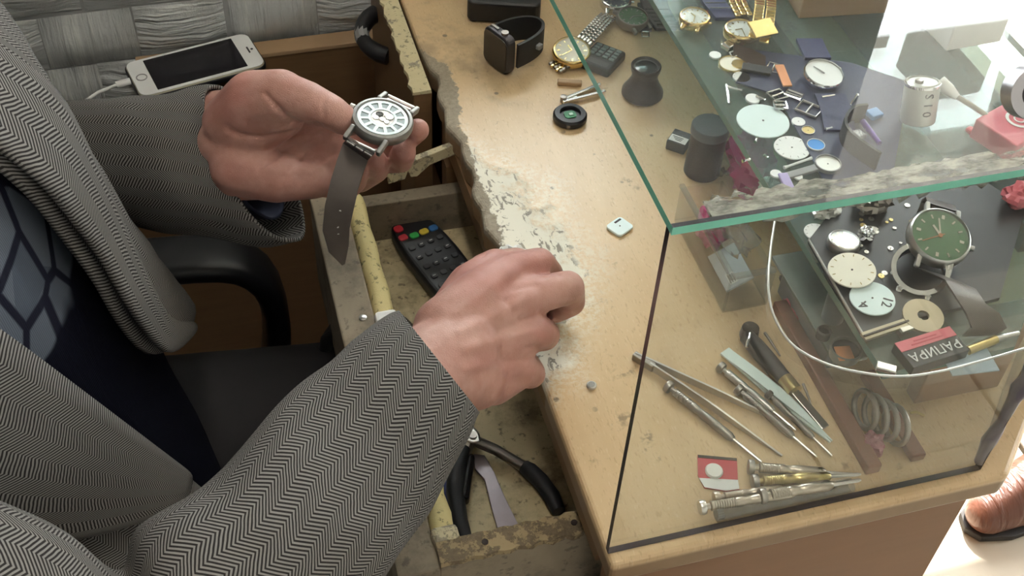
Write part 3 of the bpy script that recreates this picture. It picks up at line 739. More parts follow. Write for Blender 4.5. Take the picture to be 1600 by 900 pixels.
def resample(rings, k):                     # smooth interpolation between guide rings
    out = []; n = len(rings)
    for i in range(k):
        t = i/(k-1)*(n-1); a = min(int(t), n-2); f = t-a
        p0, p1, p2, p3 = rings[max(a-1, 0)], rings[a], rings[a+1], rings[min(a+2, n-1)]
        r = []
        for q0, q1, q2, q3 in zip(p0, p1, p2, p3):
            r.append(0.5*((2*q1)+(q2-q0)*f+(2*q0-5*q1+4*q2-q3)*f*f+(-q0+3*q1-3*q2+q3)*f**3))
        out.append(r)
    return out
def oval(c, a, b, n=28): return [c+a*math.cos(2*PI*j/n)+b*math.sin(2*PI*j/n) for j in range(n)]
def px_ring(u1, v1, u2, v2, d, rb, d2=None, n=28, tilt=0.0):          # a sleeve ring from its two outline points
    p, q = D(u1, v1, d), D(u2, v2, d2 or d); c = (p+q)/2; a = (p-q)/2
    view = (c-CAM).normalized(); w = (view-a*(view.dot(a)/a.length_squared)).normalized()
    return oval(c, a, w*rb+CR*tilt, n)

def torso(z):
    t = max(0, min(1, (z-0.5)/0.5)); return -0.37-0.05*t, 0.215, 0.16-0.03*t, 0.195-0.01*t
def lerp_tab(z, tab):
    for (z0, a0), (z1, a1) in zip(tab, tab[1:]):
        if z <= z1: return a0+(a1-a0)*max(0, (z-z0))/(z1-z0)
    return tab[-1][1]
# sweater
g = NG('navy patterned sweater'); p_ = g.pos(); px_, py_, pz_ = g.xyz(p_)
vo = g.voro(g.scale(p_, (20, 30, 26)), 1.0, 'F1', 'CHEBYCHEV'); ed = g.voro(g.scale(p_, (20, 30, 26)), 1.0, 'DISTANCE_TO_EDGE')[0]
cc = g.mix(g.noise(vo[2], 3.1, 0), (0.045, 0.06, 0.085), (0.19, 0.22, 0.265))
knit = g.math('SINE', g.math('MULTIPLY', g.math('ADD', px_, g.math('MULTIPLY', py_, 1.4)), 2600))
cc = g.mix(g.math('MULTIPLY', g.ramp(knit, -0.4, 0.6), 0.35), cc, (0.03, 0.035, 0.06))
cc = g.mix(g.ramp(ed, 0.10, 0.05), cc, (0.012, 0.013, 0.025))
band = g.ramp(g.math('ADD', pz_, g.math('MULTIPLY', g.math('SUBTRACT', g.noise(p_, 30, 1), 0.5), 0.05)), 0.872, 0.880)
base = g.mix(g.noise(p_, 300, 3), (0.002, 0.0025, 0.007), (0.0045, 0.0055, 0.014))
g.bump(knit, 0.2, 0.0006)
M['sweater'] = g.set(color=g.mix(band, base, cc), rough=0.95, spec=0.1)
rings = []
for i in range(14):
    z = 0.46+0.62*i/13; cx, cy_, a, b_ = torso(z)
    k = 1.0 if z < 0.98 else max(0.42, 1-(z-0.98)*5.2)
    rings.append(oval(Vector((cx, cy_, z)), Vector((a*k, 0, 0)), Vector((0, b_*k, 0)), 36))
cloth(rings, 'sweater', M['sweater'], worker, True, 0.002, 0.004, 3)

# jacket body: one open-fronted shell
tR = [(0.50, -4), (0.55, -8), (0.60, -12), (0.65, -16), (0.70, -21), (0.75, -25), (0.80, -29), (0.85, -33), (0.90, -37), (0.95, -41), (1.0, -46), (1.1, -52)]
tL = [(0.50, 62), (0.60, 56), (0.64, 44), (0.67, 33), (0.70, 22), (0.74, 6), (0.78, -7), (0.80, -12), (0.85, -15), (0.90, -15), (0.95, -18), (1.0, -20), (1.1, -22)]
rings = []; NJ = 60
for i in range(22):
    z = 0.50+0.57*i/21; cx, cy_, a, b_ = torso(z); fl_ = lerp_tab(z, [(0.5, 0.03), (0.68, 0.03), (0.80, 0.008), (0.90, 0.0), (1.1, 0.0)])
    k = 1.0 if z < 0.97 else max(0.45, 1-(z-0.97)*4.6)
    t0, t1 = lerp_tab(z, tL), lerp_tab(z, tR)+360
    r = []
    for j in range(NJ+1):
        td = t0+(t1-t0)*j/NJ; th = math.radians(td)
        o_ = 0.018+fl_*math.exp(-((td-45)/35)**2)+0.012*math.exp(-((td-300)/40)**2)
        o_ += 0.004*math.sin(td*0.11+z*9)*(1 if 40 < td < 330 else 0.3)
        r.append(Vector((cx+(a*k+o_)*math.cos(th), cy_+(b_*k+o_)*math.sin(th), z)))
    rings.append(r)
jk = cloth(rings, 'jacket', M['herring'], worker, False, 0.004, 0.004, 9, urep=1.12)
# lapels: folded bands that lie on the jacket fronts
def lapel(tab, dirn, seed):
    rr = []
    for i in range(16):
        z = 0.74+0.30*i/15; cx, cy_, a, b_ = torso(z); fl_ = lerp_tab(z, [(0.5, 0.03), (0.68, 0.03), (0.80, 0.008), (0.90, 0.0), (1.1, 0.0)])
        k = 1.0 if z < 0.97 else max(0.45, 1-(z-0.97)*4.6); w = ((3+20*max(0, (z-0.74)/0.2)) if z < 0.94 else 23)*(1.0 if dirn > 0 else 1.9)
        r = []
        for j in range(7):
            td = lerp_tab(z, tab)+dirn*w*j/6; th = math.radians(td); o_ = 0.0235+fl_*math.exp(-((td-45)/35)**2)+0.002*math.sin(j/6*PI)+0.012*math.exp(-((td+60)/40)**2)
            r.append(Vector((cx+(a*k+o_)*math.cos(th), cy_+(b_*k+o_)*math.sin(th), z)))
        rr.append(r)
    return cloth(rr, 'lapel', M['herring'], worker, False, 0.003, 0.0, seed)
lapel([(z, t+0.5) for z, t in tL], 1, 21); lapel([(z, t-0.5) for z, t in tR], -1, 22)
# sleeves
def sleeve(guides, seed, k=44, fold=0.006):
    rg = resample(guides, k); return cloth(rg, 'sleeve', M['herring'], worker, True, 0.003, fold, seed)
def shoulder_ring(c, d, r, ref, n=28):
    d = d.normalized(); a = (ref-d*ref.dot(d)).normalized(); w = d.cross(a); return oval(c, a*r, w*r, n)
gl = [px_ring(349, 142, 455, 386, 0.868, 0.034, 0.876, tilt=0.026), px_ring(318, 141, 408, 383, 0.876, 0.040, 0.880, tilt=0.018), px_ring(215, 152, 300, 372, 0.888, 0.052), px_ring(130, 157, 215, 352, 0.905, 0.055), px_ring(50, 150, 110, 345, 0.925, 0.056)]
ref = (gl[-1][0]-gl[-1][14]).normalized()
for c, d, r in ((ELL+Vector((0.0, 0.005, 0.0)), Vector((-0.8, 0.2, 0.5)), 0.062), (ELL.lerp(SHL, 0.35), Vector((-0.2, 0, 1)), 0.066), (ELL.lerp(SHL, 0.7), Vector((-0.1, -0.2, 1)), 0.070), (SHL+Vector((0, -0.02, 0.005)), Vector((-0.1, -0.7, 0.6)), 0.070), (SHL+Vector((-0.005, -0.10, 0.025)), Vector((0, -1, 0.25)), 0.060)):
    gl.append(shoulder_ring(c, d, r, ref)); ref = (gl[-1][0]-gl[-1][14]).normalized()
sleeve(gl, 31)
gr_ = [px_ring(625, 487, 750, 645, 0.708, 0.036, 0.692), px_ring(600, 497, 735, 690, 0.695, 0.039, 0.682), px_ring(540, 542, 690, 775, 0.668, 0.042), px_ring(460, 610, 625, 865, 0.638, 0.045), px_ring(380, 690, 560, 945, 0.605, 0.047), px_ring(300, 762, 480, 1020, 0.578, 0.049), px_ring(215, 830, 390, 1100, 0.555, 0.052)]
ref = (gr_[-1][0]-gr_[-1][14]).normalized()
for c, d, r in ((ELR+Vector((-0.012, 0.0, 0.004)), Vector((-0.9, -0.1, 0.3)), 0.054), (ELR.lerp(SHR, 0.35), Vector((-0.5, 0.1, 0.8)), 0.056), (ELR.lerp(SHR, 0.7), Vector((-0.4, 0.3, 0.8)), 0.062), (SHR+Vector((0, 0.03, 0.01)), Vector((-0.1, 0.7, 0.6)), 0.070), (SHR+Vector((0.01, 0.12, 0.05)), Vector((0, 1, 0.25)), 0.060)):
    gr_.append(shoulder_ring(c, d, r, ref)); ref = (gr_[-1][0]-gr_[-1][14]).normalized()
sleeve(gr_, 47, 48, 0.005)
# navy cuff of the sweater inside the left sleeve
cu = [px_ring(352, 165, 425, 345, 0.866, 0.028, 0.874, tilt=0.02), px_ring(300, 168, 370, 340, 0.885, 0.030)]
cloth(resample(cu, 6), 'sweater_cuff', mat('dark navy knit', (0.010, 0.012, 0.030), 0.95), worker, True, 0.002, 0.002, 5)
# trousers
M['trouser'] = mat('dark trousers', (0.018, 0.016, 0.018), 0.9)
tb = MB()
for s in (-1, 1):
    round_cone(tb, (-0.40, 0.215+s*0.08, 0.535), (-0.07, 0.215+s*0.10, 0.505), 0.098, 0.072); round_cone(tb, (-0.07, 0.215+s*0.10, 0.505), (-0.055, 0.215+s*0.10, 0.09), 0.070, 0.056)
organic(tb, 'trousers', 0.008, M['trouser'], worker, 6)
M['shoeblack'] = mat('black shoe leather', (0.02, 0.018, 0.018), 0.35)
for s in (-1, 1):
    sb = MB(); round_cone(sb, (-0.075, 0.215+s*0.10, 0.050), (-0.03, 0.215+s*0.10, 0.055), 0.047, 0.047); round_cone(sb, (-0.03, 0.215+s*0.10, 0.045), (0.055, 0.215+s*0.105, 0.038), 0.043, 0.037)
    organic(sb, 'shoe', 0.006, M['shoeblack'], worker, 4)

# --- the customer beyond the case: brown shoe and dark trousers show
cx0, cy0 = 0.90, 0.30
cust = thing('person', 'customer in wrinkled brown leather shoes and dark trousers beyond the bench', 'person', (cx0, cy0, 0))
cb = MB()
sh0 = P(1492, 868, 0.0)
hd_ = (P(1620, 862, 0.0)-sh0).normalized()              # toe -> heel
hd_ = Vector((0.985, 0.17, 0)); sd_ = Vector((-0.17, 0.985, 0))
foot = sh0+Vector((0.06, 0.035, 0.0))
ank = foot+hd_*0.17
for s in (0, 1):
    o_ = sd_*(0.20*s)+hd_*(0.05*s)
    round_cone(cb, ank+o_+Vector((0, 0, 0.09)), ank+o_+Vector((0.03, 0.0, 0.48)), 0.036, 0.055); round_cone(cb, ank+o_+Vector((0.03, 0, 0.48)), ank+sd_*(0.04+0.12*s)+Vector((0.03, 0, 0.92)), 0.058, 0.085)
    round_cone(cb, ank+o_+Vector((0, 0, 0.06)), foot+o_+hd_*0.03+Vector((0, 0, 0.035)), 0.034, 0.028)
hip = ank+sd_*0.10+Vector((0.03, 0, 0.95))
for s in (-1, 1): round_cone(cb, hip+sd_*(0.07*s), hip+sd_*(0.09*s)+Vector((0, 0, 0.45)), 0.11, 0.11); round_cone(cb, hip+sd_*(0.20*s)+Vector((0, 0, 0.46)), hip+sd_*(0.26*s)+Vector((0, 0, 0.14)), 0.055, 0.042); round_cone(cb, hip+sd_*(0.26*s)+Vector((0, 0, 0.14)), hip+sd_*(0.25*s)+Vector((-0.10, 0, -0.10)), 0.04, 0.032)
round_cone(cb, hip+Vector((0, 0, 0.48)), hip+Vector((0, 0, 0.60)), 0.065, 0.058)
H2 = hip+Vector((0, 0, 0.70)); ellipsoid(cb, H2, (0.10, 0.08, 0.115)); round_cone(cb, H2+Vector((-0.09, 0, 0.01)), H2+Vector((-0.115, 0, -0.025)), 0.011, 0.015)
organic(cb, 'body', 0.009, M['skin'], cust, 5)
tb = MB()
for s in (0, 1):
    o_ = sd_*(0.20*s)+hd_*(0.05*s)
    round_cone(tb, ank+o_+Vector((0.0, 0, 0.10)), ank+o_+Vector((0.03, 0.0, 0.48)), 0.055, 0.072); round_cone(tb, ank+o_+Vector((0.03, 0, 0.48)), ank+sd_*(0.04+0.12*s)+Vector((0.03, 0, 0.94)), 0.072, 0.105)
organic(tb, 'trousers', 0.009, M['trouser'], cust, 5)
tb = MB()
for s in (-1, 1): round_cone(tb, hip+sd_*(0.07*s)+Vector((0, 0, -0.02)), hip+sd_*(0.09*s)+Vector((0, 0, 0.45)), 0.128, 0.125); round_cone(tb, hip+sd_*(0.20*s)+Vector((0, 0, 0.46)), hip+sd_*(0.26*s)+Vector((0, 0, 0.14)), 0.068, 0.055); round_cone(tb, hip+sd_*(0.26*s)+Vector((0, 0, 0.14)), hip+sd_*(0.25*s)+Vector((-0.08, 0, -0.06)), 0.053, 0.045)
organic(tb, 'coat', 0.010, mat('charcoal coat', (0.03, 0.03, 0.035), 0.9), cust, 5)
gsh = NG('brown shoe leather'); _p = gsh.pos(); _w = gsh.noise(gsh.scale(_p, (70, 14, 14)), 1.0, 3, 0.6, 0.8)
gsh.bump(_w, 0.9, 0.006)
M['brownshoe'] = gsh.set(color=gsh.mix(gsh.noise(_p, 30, 4), (0.085, 0.032, 0.020), (0.17, 0.07, 0.045)), rough=0.35)
for s in (0, 1):
    o_ = sd_*(0.20*s)+hd_*(0.05*s); f0 = foot+o_
    sb = MB()
    round_cone(sb, f0+hd_*0.0+Vector((0, 0, 0.030)), f0+hd_*0.07+Vector((0, 0, 0.042)), 0.030, 0.044)
    round_cone(sb, f0+hd_*0.07+Vector((0, 0, 0.042)), f0+hd_*0.16+Vector((0, 0, 0.060)), 0.044, 0.050)
    round_cone(sb, f0+hd_*0.16+Vector((0, 0, 0.060)), f0+hd_*0.20+Vector((0, 0, 0.052)), 0.050, 0.040)
    for q in range(3): round_cone(sb, f0+hd_*(0.085+q*0.022)-sd_*0.028+Vector((0, 0, 0.066+q*0.006)), f0+hd_*(0.095+q*0.022)+sd_*0.028+Vector((0, 0, 0.066+q*0.006)), 0.0125, 0.0125)
    so = organic(sb, 'shoe', 0.0035, M['brownshoe'], cust, 2)
    ol = [(-0.032, 0), (-0.022, 0.022), (0.02, 0.038), (0.09, 0.044), (0.16, 0.036), (0.23, 0.036), (0.245, 0), (0.23, -0.036), (0.16, -0.036), (0.09, -0.044), (0.02, -0.038), (-0.022, -0.022)]
    q = MB().prism([tuple((f0+hd_*a+sd_*c)[:2]) for a, c in ol], 0.001, 0.012).build('sole', mat('dark sole', (0.02, 0.016, 0.014), 0.7), so, world=False, bevel=0.002)
    q.data.transform(WM[cust.name].inverted())

# ================================================================== office chair
chair = thing('office_chair', 'black office chair with looped plastic armrests under the watch repairer', 'chair', (-0.42, 0.215, 0))
M['chair'] = mat('black chair plastic', (0.014, 0.015, 0.019), 0.38)
MB().box((-0.40, 0.215, 0.405), (0.46, 0.48, 0.07)).build('seat', mat('black seat fabric', (0.005, 0.0035, 0.0035), 0.95), chair, bevel=0.03, seg=4)
MB().box((-0.675, 0.215, 0.76), (0.06, 0.44, 0.52)).build('backrest', M['rubber'], chair, bevel=0.025, seg=4)
MB().box((-0.66, 0.215, 0.44), (0.03, 0.07, 0.25)).build('back_bar', M['chair'], chair, bevel=0.005)
MB().cyl((-0.42, 0.215, 0.06), (-0.42, 0.215, 0.37), 0.028, 0.024, 16).build('gas_lift', M['dsteel'], chair, smooth=True)
for k in range(5):
    a = 2*PI*k/5+0.3; e = Vector((-0.42+0.29*math.cos(a), 0.215+0.29*math.sin(a), 0.075))
    lg = MB().cyl((-0.42, 0.215, 0.10), e, 0.026, 0.016, 10).build('base_leg', M['chair'], chair, smooth=True)
    MB().cyl(e+Vector((-0.012, 0, -0.047)), e+Vector((0.012, 0, -0.047)), 0.027, n=16).build('castor', M['black'], lg, smooth=True)
for ya in (0.458, -0.045):
    pts = [(-0.56, 0.41), (-0.57, 0.57), (-0.55, 0.595), (-0.50, 0.602), (-0.40, 0.605), (-0.30, 0.605), (-0.215, 0.600), (-0.185, 0.590), (-0.165, 0.566), (-0.158, 0.53), (-0.160, 0.47), (-0.175, 0.41)]
    b = MB(); n = len(pts)
    for i, (x, z) in enumerate(pts):
        a_ = Vector((*pts[max(i-1, 0)], 0)); c_ = Vector((*pts[min(i+1, n-1)], 0)); t = (c_-a_).normalized(); nx, nz = -t.y, t.x
        w, h = 0.0265, 0.0135
        for q in range(12):
            th = 2*PI*q/12; cw, sw = math.copysign(abs(math.cos(th))**0.6, math.cos(th))*w, math.copysign(abs(math.sin(th))**0.6, math.sin(th))*h
            b.v.append(Vector((x+nx*sw, ya+cw, z+nz*sw)))
    for i in range(n-1):
        for q in range(12): b.f.append((12*i+q, 12*i+(q+1) % 12, 12*i+12+(q+1) % 12, 12*i+12+q)); b.mi.append(0)
    b.f += [tuple(range(12)), tuple(12*(n-1)+q for q in range(12))]; b.mi += [0, 0]
    ar = b.build('armrest', M['chair'], chair, smooth=True, sub=1, angle=80)
    MB().bb(-0.56, -0.17, min(ya, 0.215), max(ya, 0.215), 0.405, 0.421).build('bracket', M['chair'], chair) if ya > 0 else MB().bb(-0.50, -0.2, ya, 0.215, 0.425, 0.441).build('bracket', M['chair'], chair)
# ================================================================== watches and parts
def lugs_part(t, R, th, w, L, m, drop=0.5):
    for sy in (-1, 1):
        for sx in (-1, 1):
            b = MB(); x = sx*w/2
            b.box((0, 0, 0), (0.0032, L, th*0.42)); Mx = Matrix.Rotation(-sy*0.28, 3, 'X')
            b.v = [Mx @ v+Vector((x, sy*(R*0.80+L*0.42), -th*0.05)) for v in b.v]
            b.build('lug', m, t, world=False, bevel=0.0008)
def watch(name, label, c, Mr, R=0.020, th=0.008, case='steel', dial='white', hands='dsteel', marks=12, mark_m='dsteel', lugs=True, lw=0.020, crystal=True, crown=True, group=None, hh=(1.2, 2.6), mark_num=False, second=None, bez=0.86):
    t = thing(name, label, 'watch', c, Mr, group); cm = M[case]
    MB().lathe([(R*0.80, -th/2), (R*0.97, -th*0.36), (R, -th*0.05), (R*0.98, th*0.30), (R*0.93, th*0.46), (R*bez, th*0.5), (R*bez, th*0.26), (0.0001, th*0.26)], 40).build('case', cm, t, world=False, smooth=True)
    dl = MB().lathe([(R*bez*0.985, th*0.262), (R*bez*0.985, th*0.30), (0.0001, th*0.30)], 40).build('dial', M[dial], t, world=False)
    z = th*0.305
    for k in range(marks):
        a = 2*PI*k/marks; q = MB().box((0, 0, 0), (R*0.05 if k % 3 else R*0.09, R*0.14, 0.0004))
        q.v = [Matrix.Rotation(a, 3, 'Z') @ (v+Vector((0, R*0.68, z+0.0002))) for v in q.v]; q.build('hour_marker', M[mark_m], dl, world=False)
    for nm, L, w, a in (('hour_hand', 0.42, 0.07, hh[0]), ('minute_hand', 0.64, 0.05, hh[1])):
        q = MB().box((0, R*L*0.45, z+0.0006), (R*w, R*L, 0.0003)); q.v = [Matrix.Rotation(a, 3, 'Z') @ v for v in q.v]; q.build(nm, M[hands], t, world=False)
    if second:
        q = MB().box((0, R*0.25, z+0.001), (R*0.025, R*0.8, 0.0003)); q.v = [Matrix.Rotation(second[0], 3, 'Z') @ v for v in q.v]; q.build('second_hand', M[second[1]], t, world=False)
        MB().lathe([(R*0.07, z+0.0002), (R*0.07, z+0.0012)], 12).build('centre_cap', M[second[1]], t, world=False)
    if crystal: MB().lathe([(R*bez*0.99, th*0.44), (R*bez*0.99, th*0.48), (R*bez*0.6, th*0.53), (0.0001, th*0.54)], 32).build('crystal', M['crystal'], t, world=False, smooth=True)
    if crown: MB().cyl((R*0.97, 0, -th*0.02), (R*1.13, 0, -th*0.02), R*0.085, n=12).build('crown', cm, t, world=False, smooth=True)
    if lugs: lugs_part(t, R, th, lw, R*0.42, cm)
    return t
def in_plane(n, c, u, v):                   # direction inside plane n at point c that points to pixel offset (u, v)
    w = CR*u-CU*v; t = ray(800, 450)
    d = (c-CAM); k = -(w.dot(n))/(d.dot(n)); return (w+d*k).normalized()

# --- the watch in the hand: open-worked white dial, mesh strap on one side only
hc = D(597, 190, 0.800)
hn = (CW*-0.735+(CR*0.29+CU*0.957)*0.678).normalized()
ya = in_plane(hn, hc, 60, -66); xa = ya.cross(hn).normalized()
HM = Matrix((xa, ya, hn)).transposed()
hw = thing('wrist_watch', 'steel watch with open-worked white dial and grey mesh strap held in the hand', 'watch', hc, HM)
R = 0.0212; th = 0.0085
g = NG('scuffed grey steel'); _o = g.obj(); M['gunsteel'] = g.set(color=g.mix(g.noise(_o, 220, 4), (0.20, 0.195, 0.185), (0.36, 0.35, 0.33)), rough=0.42, metal=0.85)
MB().lathe([(R*0.78, -th/2), (R*0.96, -th*0.40), (R, -th*0.1), (R, th*0.22), (R*0.95, th*0.44), (R*0.86, th*0.5), (R*0.82, th*0.36), (0.0001, th*0.36)], 48).build('case', M['gunsteel'], hw, world=False, smooth=True)
MB().lathe([(R*0.80, th*0.362), (R*0.80, th*0.372), (0.0001, th*0.372)], 40).build('movement', mat('dark movement plate', (0.16, 0.18, 0.18), 0.4, 0.6), hw, world=False)
dr_ = MB().ring(R*0.70, R*0.80, th*0.375, th*0.43, 40).build('dial_ring', M['aqua'], hw, world=False)
MB().ring(R*0.38, R*0.46, th*0.375, th*0.43, 32).build('dial_ring', M['aqua'], hw, world=False)
for k in range(12):
    a = 2*PI*k/12+0.12; q = MB().box((0, 0, 0), (R*0.11, R*0.27, th*0.05)); q.v = [Matrix.Rotation(a, 3, 'Z') @ (v+Vector((0, R*0.58, th*0.40))) for v in q.v]; q.build('dial_spoke', M['aqua'], hw, world=False)
MB().lathe([(R*0.36, th*0.375), (R*0.36, th*0.385)], 28).build('centre_plate', M['dsteel'], hw, world=False)
for (x, y, r, m) in ((-0.16, 0.10, 0.13, 'blackgloss'), (0.15, 0.15, 0.16, 'white'), (0.03, -0.06, 0.11, 'chrome'), (0.2, -0.1, 0.09, 'steel'), (-0.18, -0.12, 0.10, 'steel')):
    q = MB()
    pr = []
    nt = 14
    for i in range(nt*2): a = PI*i/nt; rr = R*r*(1.0 if i % 2 else 0.8); pr.append((R*x+rr*math.cos(a), R*y+rr*math.sin(a)))
    q.prism(pr, th*0.385, th*(0.44 if m != 'white' else 0.47)).build('gear', M[m], hw, world=False)
MB().cyl((-R*1.0, R*0.0, 0), (-R*1.16, 0, 0), 0.0028, n=14).build('crown', M['dsteel'], hw, world=False, smooth=True)
LW = 0.0205
for sy in (-1, 1):
    for sx in (-1, 1):
        b = MB(); b.box((0, 0, 0), (0.0034, 0.0120, 0.0050)); Mx = Matrix.Rotation(-sy*0.25, 3, 'X')
        b.v = [Mx @ v+Vector((sx*(LW/2+0.0022), sy*(R*0.92+0.0030), -0.0004)) for v in b.v]; b.build('lug', M['gunsteel'], hw, world=False, bevel=0.001)
    MB().cyl((-LW/2, sy*(R+0.0062), -0.0012), (LW/2, sy*(R+0.0062), -0.0012), 0.0012, n=10).build('spring_bar', M['steel'], hw, world=False, smooth=True)
MB().box((0, R+0.0030, -0.002), (LW*0.94, 0.0018, 0.0028)).build('end_link', mat('rosy steel', (0.55, 0.45, 0.42), 0.3, 1.0), hw, world=False, bevel=0.0005)
st0 = hc-ya*(R+0.0066)-hn*0.0012
gm = NG('woven steel mesh'); _u = gm.uv(); _o = gm.obj()
_x, _y, _z = gm.xyz(_o)
_wv = gm.math('MULTIPLY', gm.math('SINE', gm.math('MULTIPLY', _x, 9000)), gm.math('SINE', gm.math('MULTIPLY', gm.math('ADD', _y, _z), 6000)))
gm.bump(_wv, 0.4, 0.0003)
M['mesh'] = gm.set(color=gm.mix(gm.noise(_o, 40, 4), (0.085, 0.070, 0.064), (0.19, 0.165, 0.15)), rough=0.34, metal=0.6)
path = [st0, D(556, 236, 0.803), D(548, 258, 0.804), D(538, 290, 0.806), D(530, 325, 0.812), D(525, 358, 0.820), D(529, 388, 0.830), D(536, 413, 0.838)]
wid = [0.0100, 0.0100, 0.0100, 0.0099, 0.0098, 0.0094, 0.0075, 0.0012]
wdir = [xa, xa, (xa*0.95+CR*0.1), (xa*0.8+CR*0.3), (xa*0.6+CR*0.4+CW*0.25), (xa*0.35+CR*0.45+CW*0.5), (xa*0.3+CR*0.4+CW*0.6), (xa*0.3+CR*0.4+CW*0.6)]
wv, nv = [], []
for i, p in enumerate(path):
    t = (path[min(i+1, len(path)-1)]-path[max(i-1, 0)]).normalized(); w = wdir[i].normalized(); w = (w-t*w.dot(t)).normalized(); wv.append(w*wid[i]); nv.append(t.cross(w))
stp = MB().ribbon(path, wv, nv, 0.0016).build('mesh_strap', M['mesh'], hw, smooth=True, angle=40)
for i in range(3):
    q = st0+(path[1]-st0).normalized()*0.0045+wv[0].normalized()*(-0.0066+0.0066*i)
    MB().box(q+(nv[0] if nv[0].dot(CAM-q) > 0 else -nv[0]).normalized()*0.0010, (0.0058, 0.0036, 0.0022), frame(wv[0], nv[0])).build('clasp_link', M['chrome'], stp, bevel=0.0004)
for i in range(5):
    t = 0.05+i*0.19; k = min(int(t*2)+4, 6); f = t*2-int(t*2); p = path[k].lerp(path[k+1], f)+wv[k].normalized()*0.001
    nn = (nv[k] if nv[k].dot(CAM-p) > 0 else -nv[k]).normalized(); MB().lathe([(0.0008, 0), (0.0008, 0.0003)], 8, frame(wv[k], nn), p+nn*0.0008).build('eyelet', M['white'], stp)

# white tissue in the right hand
b = MB(); rs = random.Random(4)
tc = D(862, 476, 0.797)
def tissue(c, r, seed):
    q = MB(); ellipsoid(q, (0, 0, 0), (1, 1, 1), None, 16, 10); out = []
    for v in q.v:
        k = 0.75+0.5*mnoise.noise(v*2.2+Vector((seed, 0, 0)))+0.25*mnoise.noise(v*5+Vector((0, seed, 0))); out.append(Vector(c)+Vector((v.x*r[0], v.y*r[1], v.z*r[2]))*k)
    q.v = out; return q
tis = thing('tissue', 'crumpled white tissue pinched in the closed hand', 'tissue', P(868, 488, 0.752))
tissue(P(866, 484, 0.7625), (0.016, 0.013, 0.0100), 2).build('crumpled_end', M['paper'], tis, smooth=True, angle=25)
tissue(P(800, 398, 0.760), (0.013, 0.010, 0.0085), 5).build('loose_end', M['paper'], tis, smooth=True, angle=25)
MB().tube([P(866, 484, 0.7615), P(845, 455, 0.760), P(820, 420, 0.760), P(800, 398, 0.760)], [0.007, 0.005, 0.005, 0.007], 8).build('fold', M['paper'], tis, smooth=True, angle=80)

# --- phone on the ledge
ph_n = Vector((0.0, 0.0, 1.0)); pc = (P(197, 100, 0.6675)+P(411, 100, 0.6675)+P(385, 52, 0.6675)+P(222, 150, 0.6675))/4
pxd = (P(411, 100, 0.667)-P(222, 150, 0.667)); pxd.z = 0
PM = frame(pxd, ph_n); pc.z = 0.6600
ph = thing('smartphone', 'white smartphone charging on the ledge by the stone-look wall', 'phone', pc, PM)
def rrect(w, h, r, n=6):
    pts = []
    for cx, cy, a0 in ((w/2-r, h/2-r, 0), (-w/2+r, h/2-r, 90), (-w/2+r, -h/2+r, 180), (w/2-r, -h/2+r, 270)):
        for i in range(n+1): a = math.radians(a0+90*i/n); pts.append((cx+r*math.cos(a), cy+r*math.sin(a)))
    return pts
MB().prism(rrect(0.1238, 0.0586, 0.009), 0.0004, 0.0070).build('body', mat('champagne aluminium', (0.60, 0.56, 0.44), 0.35, 0.6), ph, world=False, bevel=0.0012)
MB().prism(rrect(0.1226, 0.0574, 0.0085), 0.0070, 0.0078).build('front_glass', M['white'], ph, world=False, bevel=0.0003)
MB().prism(rrect(0.0886, 0.0500, 0.0004, 1), 0.0078, 0.0081).build('screen', mat('dark phone screen', (0.012, 0.010, 0.014), 0.15), ph, world=False)
MB().ring(0.0043, 0.0054, 0.0078, 0.0082, 24, None, (-0.0525, 0, 0)).build('home_button', M['grey'], ph, world=False)
MB().prism([(x+0.0535, y) for x, y in rrect(0.0016, 0.0105, 0.0008, 3)], 0.0078, 0.0081).build('earpiece', M['dgrey'], ph, world=False)
MB().lathe([(0.0013, 0.0078), (0.0013, 0.0081)], 12, None, (0.0570, 0, 0)).build('camera_lens', M['dgrey'], ph, world=False)
MB().prism(rrect(0.1262, 0.0610, 0.0100), 0.0, 0.0056).build('bumper_case', M['black'], ph, world=False, bevel=0.001)
cb_ = thing('charging_cable', 'thin white charging cable plugged into the phone', 'cable', pc)
cp0 = PM @ Vector((-0.0636, 0.004, 0.0036))+pc
xn = pxd.normalized()
MB().cyl(cp0+xn*0.0005, cp0-xn*0.013, 0.0038, 0.0034, 14).build('plug', M['white'], cb_, smooth=True)
MB().tube([cp0-xn*0.013, cp0-xn*0.030+Vector((0, -0.002, -0.001)), cp0-xn*0.06+Vector((0, -0.014, -0.006)), cp0-xn*0.10+Vector((0, -0.035, -0.03)), cp0-xn*0.13+Vector((0, -0.040, -0.12)), cp0-xn*0.14+Vector((0, -0.02, -0.4))], 0.0016, 8).build('cord', M['white'], cb_, smooth=True, angle=80)

# --- remote control in the drawer
ZD = 0.642
ra, rb_ = P(648, 362, ZD+0.012), P(760, 500, ZD+0.012)
rc = (ra+rb_)/2; rx = (rb_-ra); rx.z = 0
RM = frame(rx, (0, 0, 1)); rc = Vector((ra.x, ra.y, ZD))+rx.normalized()*0.062
rem = thing('remote_control', 'black remote control with red, green, yellow and blue keys in the drawer', 'remote', rc, RM)
pts = []
for i in range(40):
    a = 2*PI*i/40; cx_, sx_ = math.cos(a), math.sin(a); e = 0.55 if cx_ < 0 else 0.30
    pts.append((0.082*math.copysign(abs(cx_)**e, cx_), (0.0225 if cx_ < 0 else 0.0215)*math.copysign(abs(sx_)**0.55, sx_)))
MB().prism(pts, 0.001, 0.0155).build('shell', M['black'], rem, world=False, bevel=0.004, seg=3)
def key(x, y, w, h, m): MB().prism([(x+a, y+c) for a, c in rrect(w, h, min(w, h)*0.35, 3)], 0.015, 0.0168).build('key', m, rem, world=False, bevel=0.0005)
